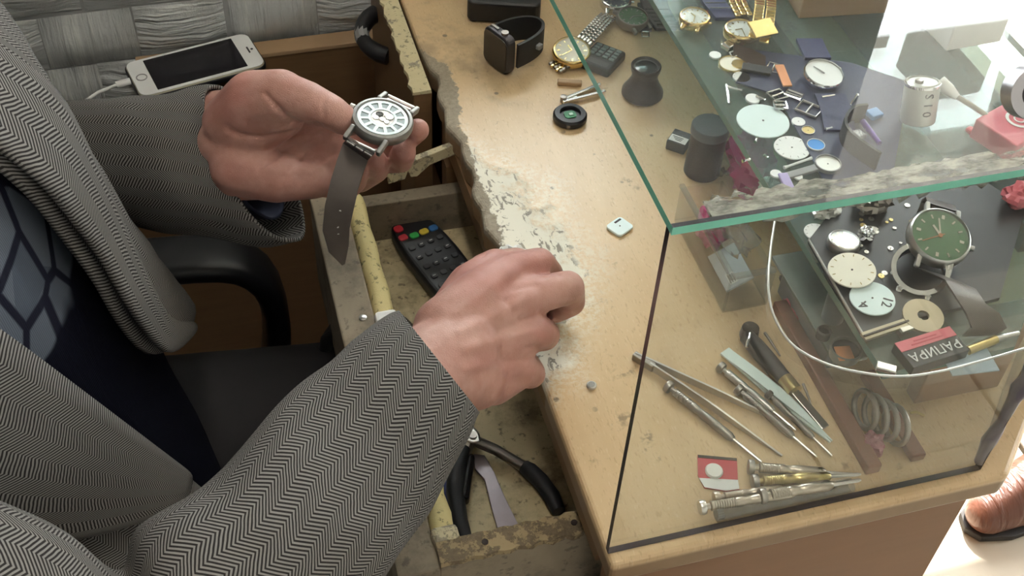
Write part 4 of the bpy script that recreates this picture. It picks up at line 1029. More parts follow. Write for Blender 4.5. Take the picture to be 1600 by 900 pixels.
rk = {'r': mat('red key', (0.55, 0.03, 0.05), 0.4), 'g': mat('green key', (0.03, 0.42, 0.08), 0.4), 'y': mat('yellow key', (0.70, 0.55, 0.06), 0.4), 'b': mat('blue key', (0.04, 0.16, 0.42), 0.4), 'k': mat('grey key', (0.035, 0.035, 0.04), 0.5), 'w': mat('pale key print', (0.5, 0.5, 0.5), 0.5)}
key(-0.068, -0.0125, 0.0080, 0.0080, rk['r']); key(-0.057, -0.0140, 0.0065, 0.0080, rk['r'])
for y, c in ((-0.0045, 'g'), (0.0050, 'y'), (0.0140, 'b')): key(-0.0545, y, 0.0065, 0.0080, rk[c])
for r_ in range(8):
    for y in (-0.0135, -0.0045, 0.0045, 0.0135):
        key(-0.042+r_*0.0125, y, 0.0052, 0.0058, rk['k'])
        if (r_+int(y*1000)) % 2 == 0 and r_ < 4: MB().box((-0.042+r_*0.0125, y, 0.0170), (0.0010, 0.0026, 0.0002)).build('key_print', rk['w'], rem, world=False)

# --- pliers, knife blade and friends in the near half of the drawer
def tool_handle(b, pts, r): b.tube(pts, r, 10)
pl = thing('cutting_pliers', 'spring pliers with a steel head and black sleeved handles lying in the drawer', 'pliers', P(740, 690, ZD))
MB().add([P(726, 672, 0.660), P(738, 664, 0.660), P(749, 676, 0.660), P(752, 690, 0.660), P(738, 693, 0.660), P(728, 688, 0.660)]+[P(726, 672, 0.650), P(738, 664, 0.650), P(749, 676, 0.650), P(752, 690, 0.650), P(738, 693, 0.650), P(728, 688, 0.650)], [(0, 1, 2, 3, 4, 5), (11, 10, 9, 8, 7, 6)]+[(i, (i+1) % 6, 6+(i+1) % 6, 6+i) for i in range(6)]).build('head', M['steel'], pl, bevel=0.0015)
MB().lathe([(0.0032, 0), (0.0032, 0.001)], 14, None, P(739, 680, 0.6602)).build('rivet', M['dsteel'], pl)
h1 = MB().tube([P(745, 690, 0.654), P(775, 703, 0.651), P(806, 722, 0.648), P(822, 732, 0.6475)], [0.0042, 0.0040, 0.0042, 0.0042], 10).build('handle_bar', M['dsteel'], pl, smooth=True, angle=80)
MB().tube([P(818, 729, 0.6485), P(828, 736, 0.6485), P(845, 752, 0.6485), P(862, 775, 0.6485), P(873, 799, 0.6485)], [0.0052, 0.0064, 0.0064, 0.0062, 0.0050], 12).build('handle_sleeve', M['rubber'], pl, smooth=True, angle=80)
h2 = MB().tube([P(735, 690, 0.654), P(724, 715, 0.650), P(718, 730, 0.648)], 0.0042, 10).build('handle_bar', M['dsteel'], pl, smooth=True)
MB().tube([P(722, 700, 0.6540), P(713, 735, 0.6525), P(711, 770, 0.6500), P(718, 815, 0.6490), P(730, 852, 0.6486)], [0.0060, 0.0070, 0.0066, 0.0060, 0.0050], 12).build('handle_sleeve', M['rubber'], pl, smooth=True, angle=80)
bl = [P(740, 712, ZD+0.001), P(757, 714, ZD+0.001), P(772, 740, ZD+0.001), P(790, 782, ZD+0.001), P(815, 833, ZD+0.001), P(782, 846, ZD+0.001), P(769, 800, ZD+0.001), P(757, 752, ZD+0.001), P(742, 735, ZD+0.001)]
kn = MB(); k = len(bl)
kn.add(bl+[p+Vector((0, 0, 0.0025)) for p in bl], [tuple(range(k))[::-1], tuple(range(k, 2*k))]+[(i, (i+1) % k, k+(i+1) % k, k+i) for i in range(k)])
tag(kn.build('steel_blade', mat('violet tinged steel', (0.36, 0.31, 0.33), 0.38, 0.85), bevel=0.0004), 'flat wide steel blade with a notched neck on the drawer bottom', 'blade')
kk = thing('pocket_knife', 'folded pocket knife with glossy black and blue handle beside the pliers', 'knife', P(712, 745, ZD))
KA, KB = P(702, 722, 0.649), P(722, 785, 0.648)
def strip(b, a, c, w, h): b.box((a+c)/2, ((c-a).length, w, h), frame(c-a, (0, 0, 1)))
b = MB(); strip(b, P(694, 745, 0.6465), P(706, 790, 0.6465), 0.009, 0.008); b.build('blue_scale', mat('deep blue plastic', (0.02, 0.03, 0.16), 0.3), kk, bevel=0.0025, seg=3)
b = MB(); strip(b, P(732, 712, 0.6475), P(722, 785, 0.6475), 0.010, 0.010); b.build('black_scale', M['blackgloss'], kk, bevel=0.003, seg=3)
MB().lathe([(0.0012, 0), (0.0012, 0.0008)], 10, None, P(719, 757, 0.6525)).build('pin', M['chrome'], kk)
# cable end by the drawer front
tag(MB().tube([P(505, 560, 0.55), P(512, 530, 0.60), P(525, 508, 0.625), P(532, 520, 0.60), P(530, 560, 0.52)], 0.006, 10).build('hanging_cord', M['rubber'], smooth=True, angle=80), 'black cord loop hanging below the open drawer front', 'cord')

# ================================================================== on the bench, outside the case
# black adapter box with a lettered face
bx = P(782, 22, ZC); bxx = P(840, 28, ZC)-P(735, 22, ZC); bxx.z = 0
BM = frame(bxx, (0, 0, 1))
ad = thing('digital_scale', 'black pocket scale with a dark window behind the smartwatch', 'scale', P(788, 14, ZC), BM)
MB().prism(rrect(0.066, 0.050, 0.006), 0.001, 0.022).build('housing', M['black'], ad, world=False, bevel=0.003, seg=3)
MB().prism([(x+0.004, y-0.002) for x, y in rrect(0.046, 0.020, 0.002)], 0.022, 0.0226).build('window', mat('olive black window', (0.03, 0.032, 0.02), 0.2), ad, world=False)
MB().prism([(x-0.0235, y-0.0190) for x, y in rrect(0.0085, 0.0028, 0.0012, 3)], 0.022, 0.0224).build('pale_mark', M['grey'], ad, world=False)
for x in (-0.027, 0.027):
    for y in (-0.019, 0.019): MB().lathe([(0.004, 0), (0.004, 0.0015)], 10, None, (x, y, 0)).build('foot', M['rubber'], ad, world=False)
# smartwatch standing on its side
sc_ = P(800, 100, ZC)
sw = thing('smartwatch', 'black smartwatch with closed rubber band standing on its side', 'watch', P(795, 108, ZC))
fa, fb = P(749, 89, ZC), P(797, 126, ZC)               # lower edge of the screen face
fx = (fb-fa); fx.z = 0; fw = fx.length; fx.normalize(); fnorm = Vector((fx.y, -fx.x, 0))
fc = (fa+fb)/2; H = 0.0365
SM = Matrix((fx, Vector((0, 0, 1)), fnorm)).transposed()
b = MB().prism(rrect(0.0330, H, 0.0075), -0.0095, 0); b.v = [fc+Vector((0, 0, H/2+0.0004))+SM @ v for v in b.v]; b.build('case', mat('dark grey aluminium', (0.07, 0.065, 0.07), 0.35, 0.7), sw, bevel=0.0022, seg=3)
b = MB().prism(rrect(0.0300, H-0.004, 0.006), 0.0, 0.0008); b.v = [fc+Vector((0, 0, H/2+0.0004))+SM @ v for v in b.v]; b.build('screen', mat('brown reflecting screen', (0.045, 0.036, 0.028), 0.18), sw, bevel=0.0003)
back = -fnorm
def band_path():
    o = []; w = 0.0165
    for i in range(25):
        a = -PI/2+0.0+PI*i/24*1.0; o.append((w*1.05*math.sin(a), 0.010+0.040*max(0, math.cos(a))**0.75))
    return o
bp = band_path(); pts = [fc+fx*x+back*y+Vector((0, 0, H/2+0.0004)) for x, y in bp]
nv_ = []
for i in range(len(pts)):
    t = (pts[min(i+1, len(pts)-1)]-pts[max(i-1, 0)]).normalized(); nv_.append(t.cross(Vector((0, 0, 1))))
MB().ribbon(pts, [Vector((0, 0, 0.0118))]*len(pts), nv_, 0.0026).build('band', M['rubber'], sw, smooth=True, angle=50)
q = fc+back*0.005+fx*0.0+Vector((0, 0, H+0.0004))
MB().cyl(q+fx*0.006, q+fx*0.006+Vector((0, 0, 0.0022)), 0.0032, n=16).build('crown', M['dsteel'], sw, smooth=True)
q2 = q-fx*0.007; MB().box(q2+Vector((0, 0, 0.0003)), (0.009, 0.0028, 0.0012), frame(fx, (0, 0, 1))).build('side_button', M['dsteel'], sw, bevel=0.0004)
MB().box(pts[20]+nv_[20].normalized()*0.0, (0.006, 0.0045, 0.010), frame(nv_[20].cross(Vector((0, 0, 1))), nv_[20])).build('band_slot', M['grey'], sw, bevel=0.001)
# bracelet helper: rows of little links
def bracelet(t, pts, width, rows, m, lz=0.0028, name='link', alt=None, up=Vector((0, 0, 1))):
    pts = [Vector(p) for p in pts]; k = 0
    seg = [(b_-a).length for a, b_ in zip(pts, pts[1:])]; tot = sum(seg); n = max(3, int(tot/0.0048))
    for i in range(n):
        d = (i+0.5)/n*tot; j = 0
        while d > seg[j] and j < len(seg)-1: d -= seg[j]; j += 1
        p = pts[j].lerp(pts[j+1], d/seg[j]); F = frame(pts[j+1]-pts[j], up)
        for r_ in range(rows):
            y = (r_-(rows-1)/2)*width/rows
            k += 1
            MB().box(p+F @ Vector(((0.0012 if r_ % 2 else 0), y, 0)), (tot/n*0.90, width/rows*0.86, lz), F).build(name, M[alt] if (alt and r_ % 2) else M[m], t, bevel=0.0007)
# gold watch with a steel bracelet
gw = watch('wrist_watch', 'two-tone watch with gold bezel and pale dial beside the smartwatch band', P(893, 82, ZC+0.0085), frame((0.97, -0.25, 0), (0.05, -0.20, 1)), 0.0172, 0.008, 'gold', 'creamdial', 'gold', 12, 'gold', lugs=False, hh=(0.5, 2.2))
bracelet(gw, [P(884, 96, ZC+0.0055), P(874, 102, ZC+0.0035), P(866, 107, ZC+0.0025)], 0.017, 5, 'dsteel', 0.0026, alt='gold')
bracelet(gw, [P(905, 72, ZC+0.009), P(915, 62, ZC+0.012), P(930, 46, ZC+0.011), P(944, 31, ZC+0.007), P(951, 25, ZC+0.004)], 0.0165, 5, 'chrome', 0.0032)
# keypad
kx = P(972, 82, ZC)-P(930, 66, ZC); kx.z = 0
kp = thing('pocket_calculator', 'small black calculator with grey keys in front of the bracelet watch', 'calculator', P(940, 100, ZC), frame(kx, (0, 0, 1)))
MB().prism(rrect(0.030, 0.034, 0.003), 0.0005, 0.009).build('shell', M['black'], kp, world=False, bevel=0.002, seg=3)
for r_ in range(4):
    for c_ in range(4): MB().prism([(x-0.0096+c_*0.0064, y+0.0120-r_*0.0046) for x, y in rrect(0.0048, 0.0030, 0.0008, 2)], 0.0088, 0.0104).build('key', mat('grey green key', (0.14, 0.20, 0.20), 0.4), kp, world=False, bevel=0.0004)
MB().prism([(x, y-0.0110) for x, y in rrect(0.022, 0.007, 0.001, 2)], 0.0089, 0.0093).build('display', M['dgrey'], kp, world=False)
# strap-pin tool: two steel arms
tl = thing('spring_tweezers', 'short bright steel tweezers between the glass edge and the green coin cell cover', 'tweezers', P(905, 145, ZC))
for a, c_ in (((878, 157), (938, 132)), ((880, 160), (946, 143))):
    b = MB(); strip(b, P(*a, ZC+0.003), P(*c_, ZC+0.003), 0.0030, 0.0032); b.build('arm', M['chrome'], tl, bevel=0.0006)
MB().lathe([(0.0028, 0), (0.0028, 0.0058), (0.001, 0.0062)], 12, None, P(880, 159, ZC+0.0003)).build('pivot', M['dsteel'], tl, smooth=True)
MB().box(P(892, 155, ZC+0.002), (0.012, 0.004, 0.003), frame(P(938, 145, ZC)-P(880, 159, ZC), (0, 0, 1))).build('spring', M['steel'], tl, bevel=0.0005)
tag(MB().box(P(890, 129, ZC+0.0022), (0.021, 0.0062, 0.004), frame(P(912, 131, ZC)-P(872, 128, ZC), (0, 0, 1))).build('wood_chip', M['tanedge'], bevel=0.001), 'small tan wood sliver lying by the calculator', 'wood piece')
# round black cover with green board
gc = thing('watch_module', 'round black watch module with a green circuit board showing through its window', 'watch part', P(890, 187, ZC))
MB().lathe([(0.0130, 0.0005), (0.0142, 0.002), (0.0142, 0.0055), (0.0128, 0.0072), (0.0088, 0.0076), (0.0082, 0.0050), (0.0001, 0.0050)], 36).build('ring_body', M['black'], gc, world=False, smooth=True)
MB().prism(rrect(0.0100, 0.0090, 0.003), 0.005, 0.0058).build('board', M['greenboard'], gc, world=False)
MB().box((0.0005, -0.0006, 0.0062), (0.0034, 0.0030, 0.0009)).build('chip', mat('pale chip', (0.35, 0.55, 0.42), 0.4), gc, world=False)
MB().box((-0.002, -0.0126, 0.0035), (0.010, 0.002, 0.003)).build('clip', M['dsteel'], gc, world=False, bevel=0.0005)
# loupe
lp = thing('eye_loupe', 'dark umber watchmaker loupe with a waisted barrel on the bench', 'loupe', P(1003, 148, ZC))
MB().lathe([(0.0160, 0.0), (0.0178, 0.002), (0.0176, 0.005), (0.0140, 0.011), (0.0113, 0.017), (0.0108, 0.022), (0.0124, 0.026), (0.0128, 0.030), (0.0120, 0.031), (0.0104, 0.029), (0.0001, 0.0285)], 36).build('barrel', M['umber'], lp, world=False, smooth=True)
MB().lathe([(0.0102, 0.0287), (0.006, 0.0297), (0.0001, 0.0300)], 24).build('lens', M['blackgloss'], lp, world=False, smooth=True)
# white square movement plate
sq = thing('dial_plate', 'rounded square white plate with a slot, lying on the bare bench', 'watch part', P(968, 357, ZC), frame(P(992, 350, ZC)-P(960, 372, ZC), (0, 0, 1)))
MB().prism(rrect(0.0165, 0.0150, 0.0030), 0.0006, 0.0026).build('plate', M['aqua'], sq, world=False, bevel=0.0004)
MB().prism(rrect(0.0155, 0.0140, 0.003), 0.0, 0.0008).build('back_plate', M['dgrey'], sq, world=False)
MB().box((0.0028, 0.0048, 0.0027), (0.0066, 0.0016, 0.0004)).build('slot', M['umber'], sq, world=False)
MB().lathe([(0.0005, 0.0026), (0.0005, 0.0030)], 8).build('centre_hole', M['umber'], sq, world=False)
cc_ = thing('coin_cell', 'tiny steel coin cell alone on the bench top', 'battery', P(924, 604, ZC))
MB().lathe([(0.0030, 0), (0.0034, 0.0003), (0.0034, 0.0019), (0.0030, 0.0022)], 20).build('can', M['steel'], cc_, world=False, smooth=True)
MB().lathe([(0.0023, 0.0022), (0.0023, 0.0026)], 16).build('cap', M['chrome'], cc_, world=False)
# watches under the top glass on the bench
for (nm, lab, u, v, R_, cs, dl, ex) in (('wrist_watch', 'square-lugged watch head with a green dial on the bench under the glass', 988, 30, 0.0150, 'dsteel', 'green', 0.3),
                                         ('wrist_watch', 'steel watch head with a dark navy dial behind the green one', 962, 2, 0.0150, 'chrome', 'navyleather', -0.3)):
    t = watch(nm, lab, P(u, v, ZC+0.0065), frame((math.cos(ex), math.sin(ex), 0), (0, -0.1, 1)), R_, 0.009, cs, dl, 'steel', 12, 'steel', lw=0.016, hh=(2.0, 4.4))
bs = thing('leather_strap', 'wide ribbed black leather strap folded by the shelf edge', 'watch strap', P(1030, 25, ZC))
pa = [P(1046, 46, ZC+0.004), P(1034, 32, ZC+0.006), P(1024, 14, ZC+0.007), P(1020, -6, ZC+0.005)]
MB().ribbon(pa, [CR*0.0125]*4, [Vector((0, 0, 1))]*4, 0.004).build('strap', M['blackleather'], bs, smooth=True, angle=50, bevel=0.001)
for i in range(5):
    p = pa[0].lerp(pa[2], 0.1+i*0.2)+Vector((0, 0, 0.0024)); MB().box(p, (0.021, 0.0022, 0.0014), frame(CR, (0, 0, 1))).build('rib', M['rubber'], bs, bevel=0.0004)
b2 = thing('leather_strap', 'narrow black strap with steel buckle lying behind the loupe', 'watch strap', P(1012, 30, ZC))
pa = [P(1008, 48, ZC+0.003), P(1012, 26, ZC+0.005), P(1006, 6, ZC+0.004)]
MB().ribbon(pa, [CR*0.006]*3, [Vector((0, 0, 1))]*3, 0.003).build('strap', M['rubber'], b2, smooth=True)
MB().tube([P(1003, 50, ZC+0.003), P(1014, 50, ZC+0.003), P(1014, 58, ZC+0.003), P(1003, 58, ZC+0.003)], 0.0009, 8, True).build('buckle', M['chrome'], b2, smooth=True)
# dark canister and small labelled box
cn = thing('film_canister', 'dark smoky brown plastic canister standing on the bench beside the shelf', 'canister', P(1096, 268, ZC))
MB().lathe([(0.0135, 0.0), (0.0145, 0.001), (0.0140, 0.040), (0.0001, 0.040)], 32).build('barrel', M['umber'], cn, world=False, smooth=True)
MB().lathe([(0.0148, 0.040), (0.0150, 0.0415), (0.0150, 0.0460), (0.0140, 0.0475), (0.0001, 0.0470)], 32).build('lid', mat('slate grey lid', (0.10, 0.11, 0.12), 0.4), cn, world=False, smooth=True)
lb = thing('battery_box', 'small black carton with a silver printed label next to the canister', 'box', P(1060, 228, ZC), frame(P(1074, 236, ZC)-P(1046, 226, ZC), (0, 0, 1)))
MB().box((0, 0, 0.0045), (0.016, 0.018, 0.009)).build('carton', M['dgrey'], lb, world=False, bevel=0.0006)
MB().box((0, -0.003, 0.00915), (0.0145, 0.008, 0.0003)).build('label', M['paper'], lb, world=False)
for i in range(3): MB().box((-0.001+0.0006*i, -0.0012-i*0.0018, 0.0094), (0.009-0.002*i, 0.0007, 0.0002)).build('print_line', M['dgrey'], lb, world=False)
# ================================================================== inside the case, on the bench
UPZ = Vector((0, 0, 1))
def screwdriver(label, a, c_, r=0.0028, m='steel', capm='dsteel', z=ZC, shaft=0.30, zt=None, knurl=True):
    p, q = P(*a, z+r+0.0012), P(*c_, z+0.0016 if zt is None else zt); d = q-p; L = d.length; F = d.to_track_quat('Z', 'Y').to_matrix()
    t = thing('precision_screwdriver', label, 'screwdriver', Vector((p.x, p.y, z)), None, 'precision screwdrivers in the case')
    MB().lathe([(r*0.7, -0.004), (r*1.35, -0.0036), (r*1.5, -0.002), (r*1.35, 0.0), (r*0.6, 0.0006)], 16, F, p).build('swivel_cap', M[capm], t, smooth=True)
    HL = L*(1-shaft); pr = [(r*0.6, 0.0006), (r*0.6, 0.003), (r, 0.0036)]
    n = 10
    for i in range(n):
        z0 = 0.0045+(HL*0.35-0.0045)*i/n
        if knurl: pr += [(r, z0), (r*0.90, z0+0.0008), (r, z0+0.0016)]
    pr += [(r, HL*0.42), (r*0.86, HL*0.44), (r*0.86, HL*0.52), (r, HL*0.54), (r, HL*0.94), (r*0.62, HL)]
    MB().lathe(pr, 14, F, p).build('handle', M[m], t, smooth=True)
    MB().lathe([(r*0.36, HL-0.001), (r*0.34, L*0.97), (r*0.2, L)], 8, F, p).build('shaft', M['steel'], t, smooth=True)
    return t
def tweez(label, j, tips, m, w0=0.0042, open_z=0.004, neck=0.16, flat=False):
    J = P(*j, ZC+0.003)
    t = thing('tweezers', label, 'tweezers', Vector((J.x, J.y, ZC)))
    for k, tp_ in enumerate(tips):
        E = P(*tp_, ZC+0.0012); d = E-J; pts = []; ws = []; hs = []
        sgn = 1 if k == 0 else -1
        for i in range(13):
            s = i/12; p = J+d*s+Vector((0, 0, (open_z*math.sin(PI*min(1, s*1.05)))*(1 if k == 0 else 0.0)+(0.0006*k)))
            pts.append(p); ws.append(w0*(1 if s < 0.55 else 1-(s-0.55)/0.45*0.90))
        nv = []; wv = []
        side = Vector((-d.y, d.x, 0)).normalized()
        for i in range(13):
            tt = (pts[min(i+1, 12)]-pts[max(i-1, 0)]).normalized(); wv.append((side if flat else (UPZ-tt*tt.z).normalized())*ws[i]*0.5); nv.append(tt.cross(wv[-1]))
        MB().ribbon(pts, wv, nv, 0.0013).build('arm', M[m], t, smooth=True, angle=40)
    return t
tweez('open steel tweezers crossing the corner of the glass', (992, 556), [(1222, 712), (1238, 668)], 'steel', 0.0065, 0.001)
MB().box(P(1006, 565, ZC+0.0033), (0.017, 0.0045, 0.0062), frame(P(1050, 592, ZC)-P(992, 556, ZC), (0, 0, 1))).build('joint', M['dsteel'], bpy.data.objects['tweezers'], bevel=0.0008)
tweez('broad pale mint tweezers lying flat on their side', (1132, 549), [(1300, 689), (1297, 692)], 'mint', 0.0085, 0.003, flat=True)
screwdriver('slim green-grey screwdriver alone below the open tweezers', (1048, 607), (1190, 722), 0.0030, 'dsteel', 'dsteel')
screwdriver('bright steel screwdriver under the mint tweezers', (1130, 577), (1243, 672), 0.0028, 'steel', 'dsteel')
screwdriver('dull steel screwdriver beside the tweezers tips with a short shank', (1158, 612), (1276, 714), 0.0027, 'dsteel', 'dsteel')
screwdriver('thin dark screwdriver between the mint tweezers and the knife handle', (1205, 620), (1300, 712), 0.0022, 'dsteel', 'umber')
# knife handle with brass ferrule and ring
kh = thing('case_knife', 'black-handled case opening knife with brass ferrule and ring end', 'knife', P(1200, 560, ZC))
ka, kb_ = P(1166, 525, ZC+0.0065), P(1226, 592, ZC+0.0062); kf = P(1242, 612, ZC+0.006); ke = P(1290, 668, ZC+0.002)
MB().tube([ka, ka.lerp(kb_, 0.25), ka.lerp(kb_, 0.6), kb_], [0.0055, 0.0064, 0.0062, 0.0052], 14).build('handle', M['black'], kh, smooth=True, angle=80)
MB().tube([kb_, kf], 0.0054, 14).build('ferrule', M['brass'], kh, smooth=True)
b = MB(); strip(b, kf, ke, 0.006, 0.0014); b.build('blade', M['steel'], kh, bevel=0.0004)
MB().lathe([(0.0062, 0.0005), (0.0068, 0.003), (0.0060, 0.010), (0.0001, 0.0105)], 20, None, P(1169, 527, ZC)).build('pommel', M['umber'], kh, smooth=True)
MB().tube([P(1172, 521, ZC+0.0115), P(1171, 528, ZC+0.0120), P(1168, 536, ZC+0.0115), P(1167, 543, ZC+0.010)], 0.0011, 8).build('ring_clip', M['chrome'], kh, smooth=True)
for i, (a, c_) in enumerate((((1195, 520), (1219, 556)), ((1177, 556), (1200, 585)), ((1255, 600), (1268, 634)))):
    p, q = P(*a, ZC+0.0012), P(*c_, ZC+0.0012); tag(MB().tube([p, p.lerp(q, 0.4)+Vector((0, 0, 0.0003)), q], [0.0011, 0.0010, 0.0005], 8).build('drill_pin', M['dsteel'], smooth=True), ['thin steel pin beside the ring end of the knife', 'short steel pin along the black knife handle', 'thin steel pin beyond the brass ferrule'][i], 'pin', 'loose steel pins by the knife')
# red blister card with a coin cell
rcx = P(1152, 714, ZC)-P(1097, 710, ZC); rcx.z = 0
rd = thing('battery_card', 'torn red and white battery card with a round cell, beside the screwdriver bundle', 'card', P(1122, 740, ZC), frame(rcx, (0, 0, 1)))
ol = [(-0.0125, 0.0125), (0.0125, 0.0120), (0.0120, -0.004), (0.0125, -0.0115), (0.004, -0.0135), (-0.0095, -0.0120), (-0.0130, -0.003)]
k = MB(); nn_ = 6; vs = []; fs = []
MB().prism(ol, 0.0004, 0.0011).build('card', M['red'], rd, world=False)
MB().prism([(-0.0126, -0.0052), (0.0120, -0.0045), (0.0124, -0.0113), (0.004, -0.0133), (-0.0094, -0.0118)][::-1], 0.0011, 0.0013).build('white_band', M['paper'], rd, world=False)
MB().prism([(-0.0123, 0.0104), (0.0124, 0.0100), (0.0124, 0.0120), (-0.0124, 0.0125)], 0.0011, 0.0013).build('dark_rim', M['umber'], rd, world=False)
MB().lathe([(0.0056, 0.0011), (0.0058, 0.0020), (0.0050, 0.0030), (0.0001, 0.0033)], 26, None, (-0.0028, 0.0005, 0)).build('cell_blister', M['silverdial'], rd, world=False, smooth=True)
# bundle of screwdrivers at the front pane
screwdriver('nickel screwdriver on top of the bundle by the red card', (1178, 730), (1338, 742), 0.0034, 'nickel', 'dsteel', zt=ZC+0.004)
screwdriver('brassy screwdriver in the middle of the bundle', (1184, 752), (1345, 741), 0.0034, 'brass', 'dsteel', zt=ZC+0.004)
screwdriver('short nickel screwdriver poking from under the red card', (1124, 777), (1262, 757), 0.0028, 'nickel', 'nickel', zt=ZC+0.003)
screwdriver('nickel screwdriver with a bright hollow cap, foremost in the bundle', (1102, 792), (1300, 762), 0.0032, 'nickel', 'steel', zt=ZC+0.010, z=ZC+0.004)
screwdriver('dark-capped steel screwdriver lying over the glass tube', (1196, 774), (1345, 750), 0.0036, 'nickel', 'dsteel', z=ZC+0.006, zt=ZC+0.011)
gt = thing('glass_tube', 'clear glass tube along the foot of the front pane', 'tube', P(1200, 790, ZC))
a, c_ = P(1119, 804, ZC+0.0052), P(1330, 758, ZC+0.0052); F = (c_-a).to_track_quat('Z', 'Y').to_matrix()
MB().ring(0.0040, 0.0048, 0, (c_-a).length, 20, F, a).build('wall', M['smoke'], gt, smooth=True)
MB().lathe([(0.0040, 0.0), (0.0040, 0.004)], 16, F, a).build('stopper', M['grey'], gt, smooth=True)

# pink sachet, clear tub, printed card and green holder below the shelf edge
def crumple(label, c, r, m, seed, name, cat, lift=0.0):
    q = MB(); ellipsoid(q, (0, 0, 0), (1, 1, 1), None, 22, 14); out = []
    for v in q.v:
        k = 0.85+0.45*mnoise.noise(v*1.9+Vector((seed, 0, 0)))+0.30*mnoise.noise(v*4.3+Vector((0, seed, 0))); out.append(Vector((v.x*r[0]*k, v.y*r[1]*k, max(v.z*k, -0.75)*r[2])))
    zmin = min(v.z for v in out); q.v = [v+Vector((c.x, c.y, c.z-zmin)) for v in out]
    return tag(q.build(name, m, smooth=True, angle=28), label, cat)
crumple('crumpled magenta sachet wedged between the canister and the shelf', P(1165, 292, ZC), (0.020, 0.028, 0.028), M['pink'], 3, 'foil_sachet', 'sachet')
crumple('crumpled clear plastic bag between the magenta sachet and the bench edge', P(1130, 265, ZC), (0.013, 0.020, 0.020), M['smoke'], 7, 'plastic_bag', 'bag')
tub = thing('parts_tub', 'scratched clear plastic tub on the bench under the shelf edge', 'tub', P(1195, 420, ZC))
ta, tb_, tc_, td = P(1140, 352, ZC), P(1196, 470, ZC), P(1300, 470, ZC), P(1235, 345, ZC)
tx0, tx1, ty0, ty1 = 0.142, 0.176, 0.165, 0.262
for (x0, x1, y0, y1) in ((tx0, tx0+0.0015, ty0, ty1), (tx1-0.0015, tx1, ty0, ty1), (tx0, tx1, ty0, ty0+0.0015), (tx0, tx1, ty1-0.0015, ty1)):
    MB().bb(x0, x1, y0, y1, ZC+0.0015, ZC+0.034).build('wall', M['clear'], tub)
MB().bb(tx0, tx1, ty0, ty1, ZC, ZC+0.0015).build('base', M['clear'], tub)
MB().bb(tx0-0.001, tx0+0.003, ty0-0.001, ty1+0.001, ZC+0.034, ZC+0.037).build('rim', M['smoke'], tub, bevel=0.0005)
MB().bb(tx0-0.001, tx1, ty0-0.001, ty0+0.003, ZC+0.034, ZC+0.037).build('rim', M['smoke'], tub, bevel=0.0005)
crumple('small pink foil scrap inside the clear tub', Vector((0.158, 0.235, ZC+0.0015)), (0.011, 0.018, 0.018), M['pink'], 11, 'foil_scrap', 'foil')
cd = thing('parts_packet', 'pale blue-grey printed packet leaning in the clear tub', 'packet', Vector((0.164, 0.195, ZC+0.002)), frame((0, 1, 0), (-0.55, -0.15, 1)))
MB().box((0, 0, 0.012), (0.036, 0.022, 0.002)).build('packet', mat('pale blue card', (0.50, 0.55, 0.58), 0.6), cd, world=False, bevel=0.0005)
MB().box((-0.010, 0.003, 0.0132), (0.010, 0.006, 0.0003)).build('label', M['paper'], cd, world=False)
for i in range(3): MB().box((-0.010, 0.0050-i*0.0018, 0.0135), (0.008, 0.0006, 0.0002)).build('print_line', M['dgrey'], cd, world=False)
hh_ = thing('blade_holder', 'dark green slotted holder in front of the clear tub', 'holder', P(1250, 455, ZC), frame((0.98, -0.15, 0), (0, 0, 1)))
for i in range(3): MB().box((0.004, -0.009+i*0.009, 0.0085), (0.030, 0.0055, 0.017)).build('slat', mat('dark green plastic', (0.018, 0.045, 0.032), 0.35), hh_, world=False, bevel=0.0008)
MB().box((0.004, 0, 0.0015), (0.032, 0.028, 0.003)).build('base', M['umber'], hh_, world=False)
crumple('flattened red and pink wrapper below the grey cup', P(1240, 492, ZC), (0.010, 0.014, 0.005), M['redlight'], 13, 'wrapper', 'wrapper')

# cups and caps standing by the rail
def cup(name, label, c, R_, H_, m, inner, cat='cup', n=30):
    t = thing(name, label, cat, c)
    MB().lathe([(R_*0.88, 0), (R_*0.92, 0.0006), (R_, H_), (R_*0.88, H_), (R_*0.82, 0.002), (0.0001, 0.002)], n).build('wall', m, t, world=False, smooth=True)
    MB().lathe([(R_*0.80, 0.0022), (R_*0.86, H_*0.72), (0.0001, H_*0.72)], n).build('filling', inner, t, world=False, smooth=True)
    return t
ZB = ZC
zc_ = ZS
cup('oil_cup', 'tall blue-grey oil cup behind the round tin', P(1300, 497, 0.79), 0.0080, 0.024, mat('blue grey metal', (0.16, 0.20, 0.22), 0.35, 0.6), mat('dark teal oil', (0.03, 0.06, 0.07), 0.15))
stand = thing('parts_stand', 'grey plastic stand block below the shelf that carries the cups', 'stand', Vector((0.199, 0.09, ZC)))
MB().bb(0.1885, 0.1995, 0.10, 0.175, ZC, 0.79).build('block', M['grey'], stand, bevel=0.001)
MB().bb(0.176, 0.1995, 0.075, 0.175, 0.787, 0.79).build('plate', mat('grey green plate', (0.20, 0.22, 0.20), 0.5), stand, bevel=0.0005)
rcap = thing('rubber_stopper', 'small black rubber stopper between the oil cup and the tin', 'stopper', P(1285, 526, 0.79))
MB().lathe([(0.0046, 0), (0.0048, 0.006), (0.0040, 0.0072), (0.0032, 0.0050), (0.0001, 0.0050)], 20).build('cap', M['rubber'], rcap, world=False, smooth=True)
tin = cup('parts_tin', 'round grey tin holding a square of copper sheet', P(1318, 556, 0.79), 0.0105, 0.008, mat('dull grey tin', (0.26, 0.27, 0.25), 0.4, 0.7), mat('dark tin floor', (0.05, 0.05, 0.05), 0.5), 'tin')
cs_ = thing('copper_square', 'small square of copper sheet in the round tin', 'copper piece', P(1319, 553, 0.7968), RZ(-0.15).to_3x3())
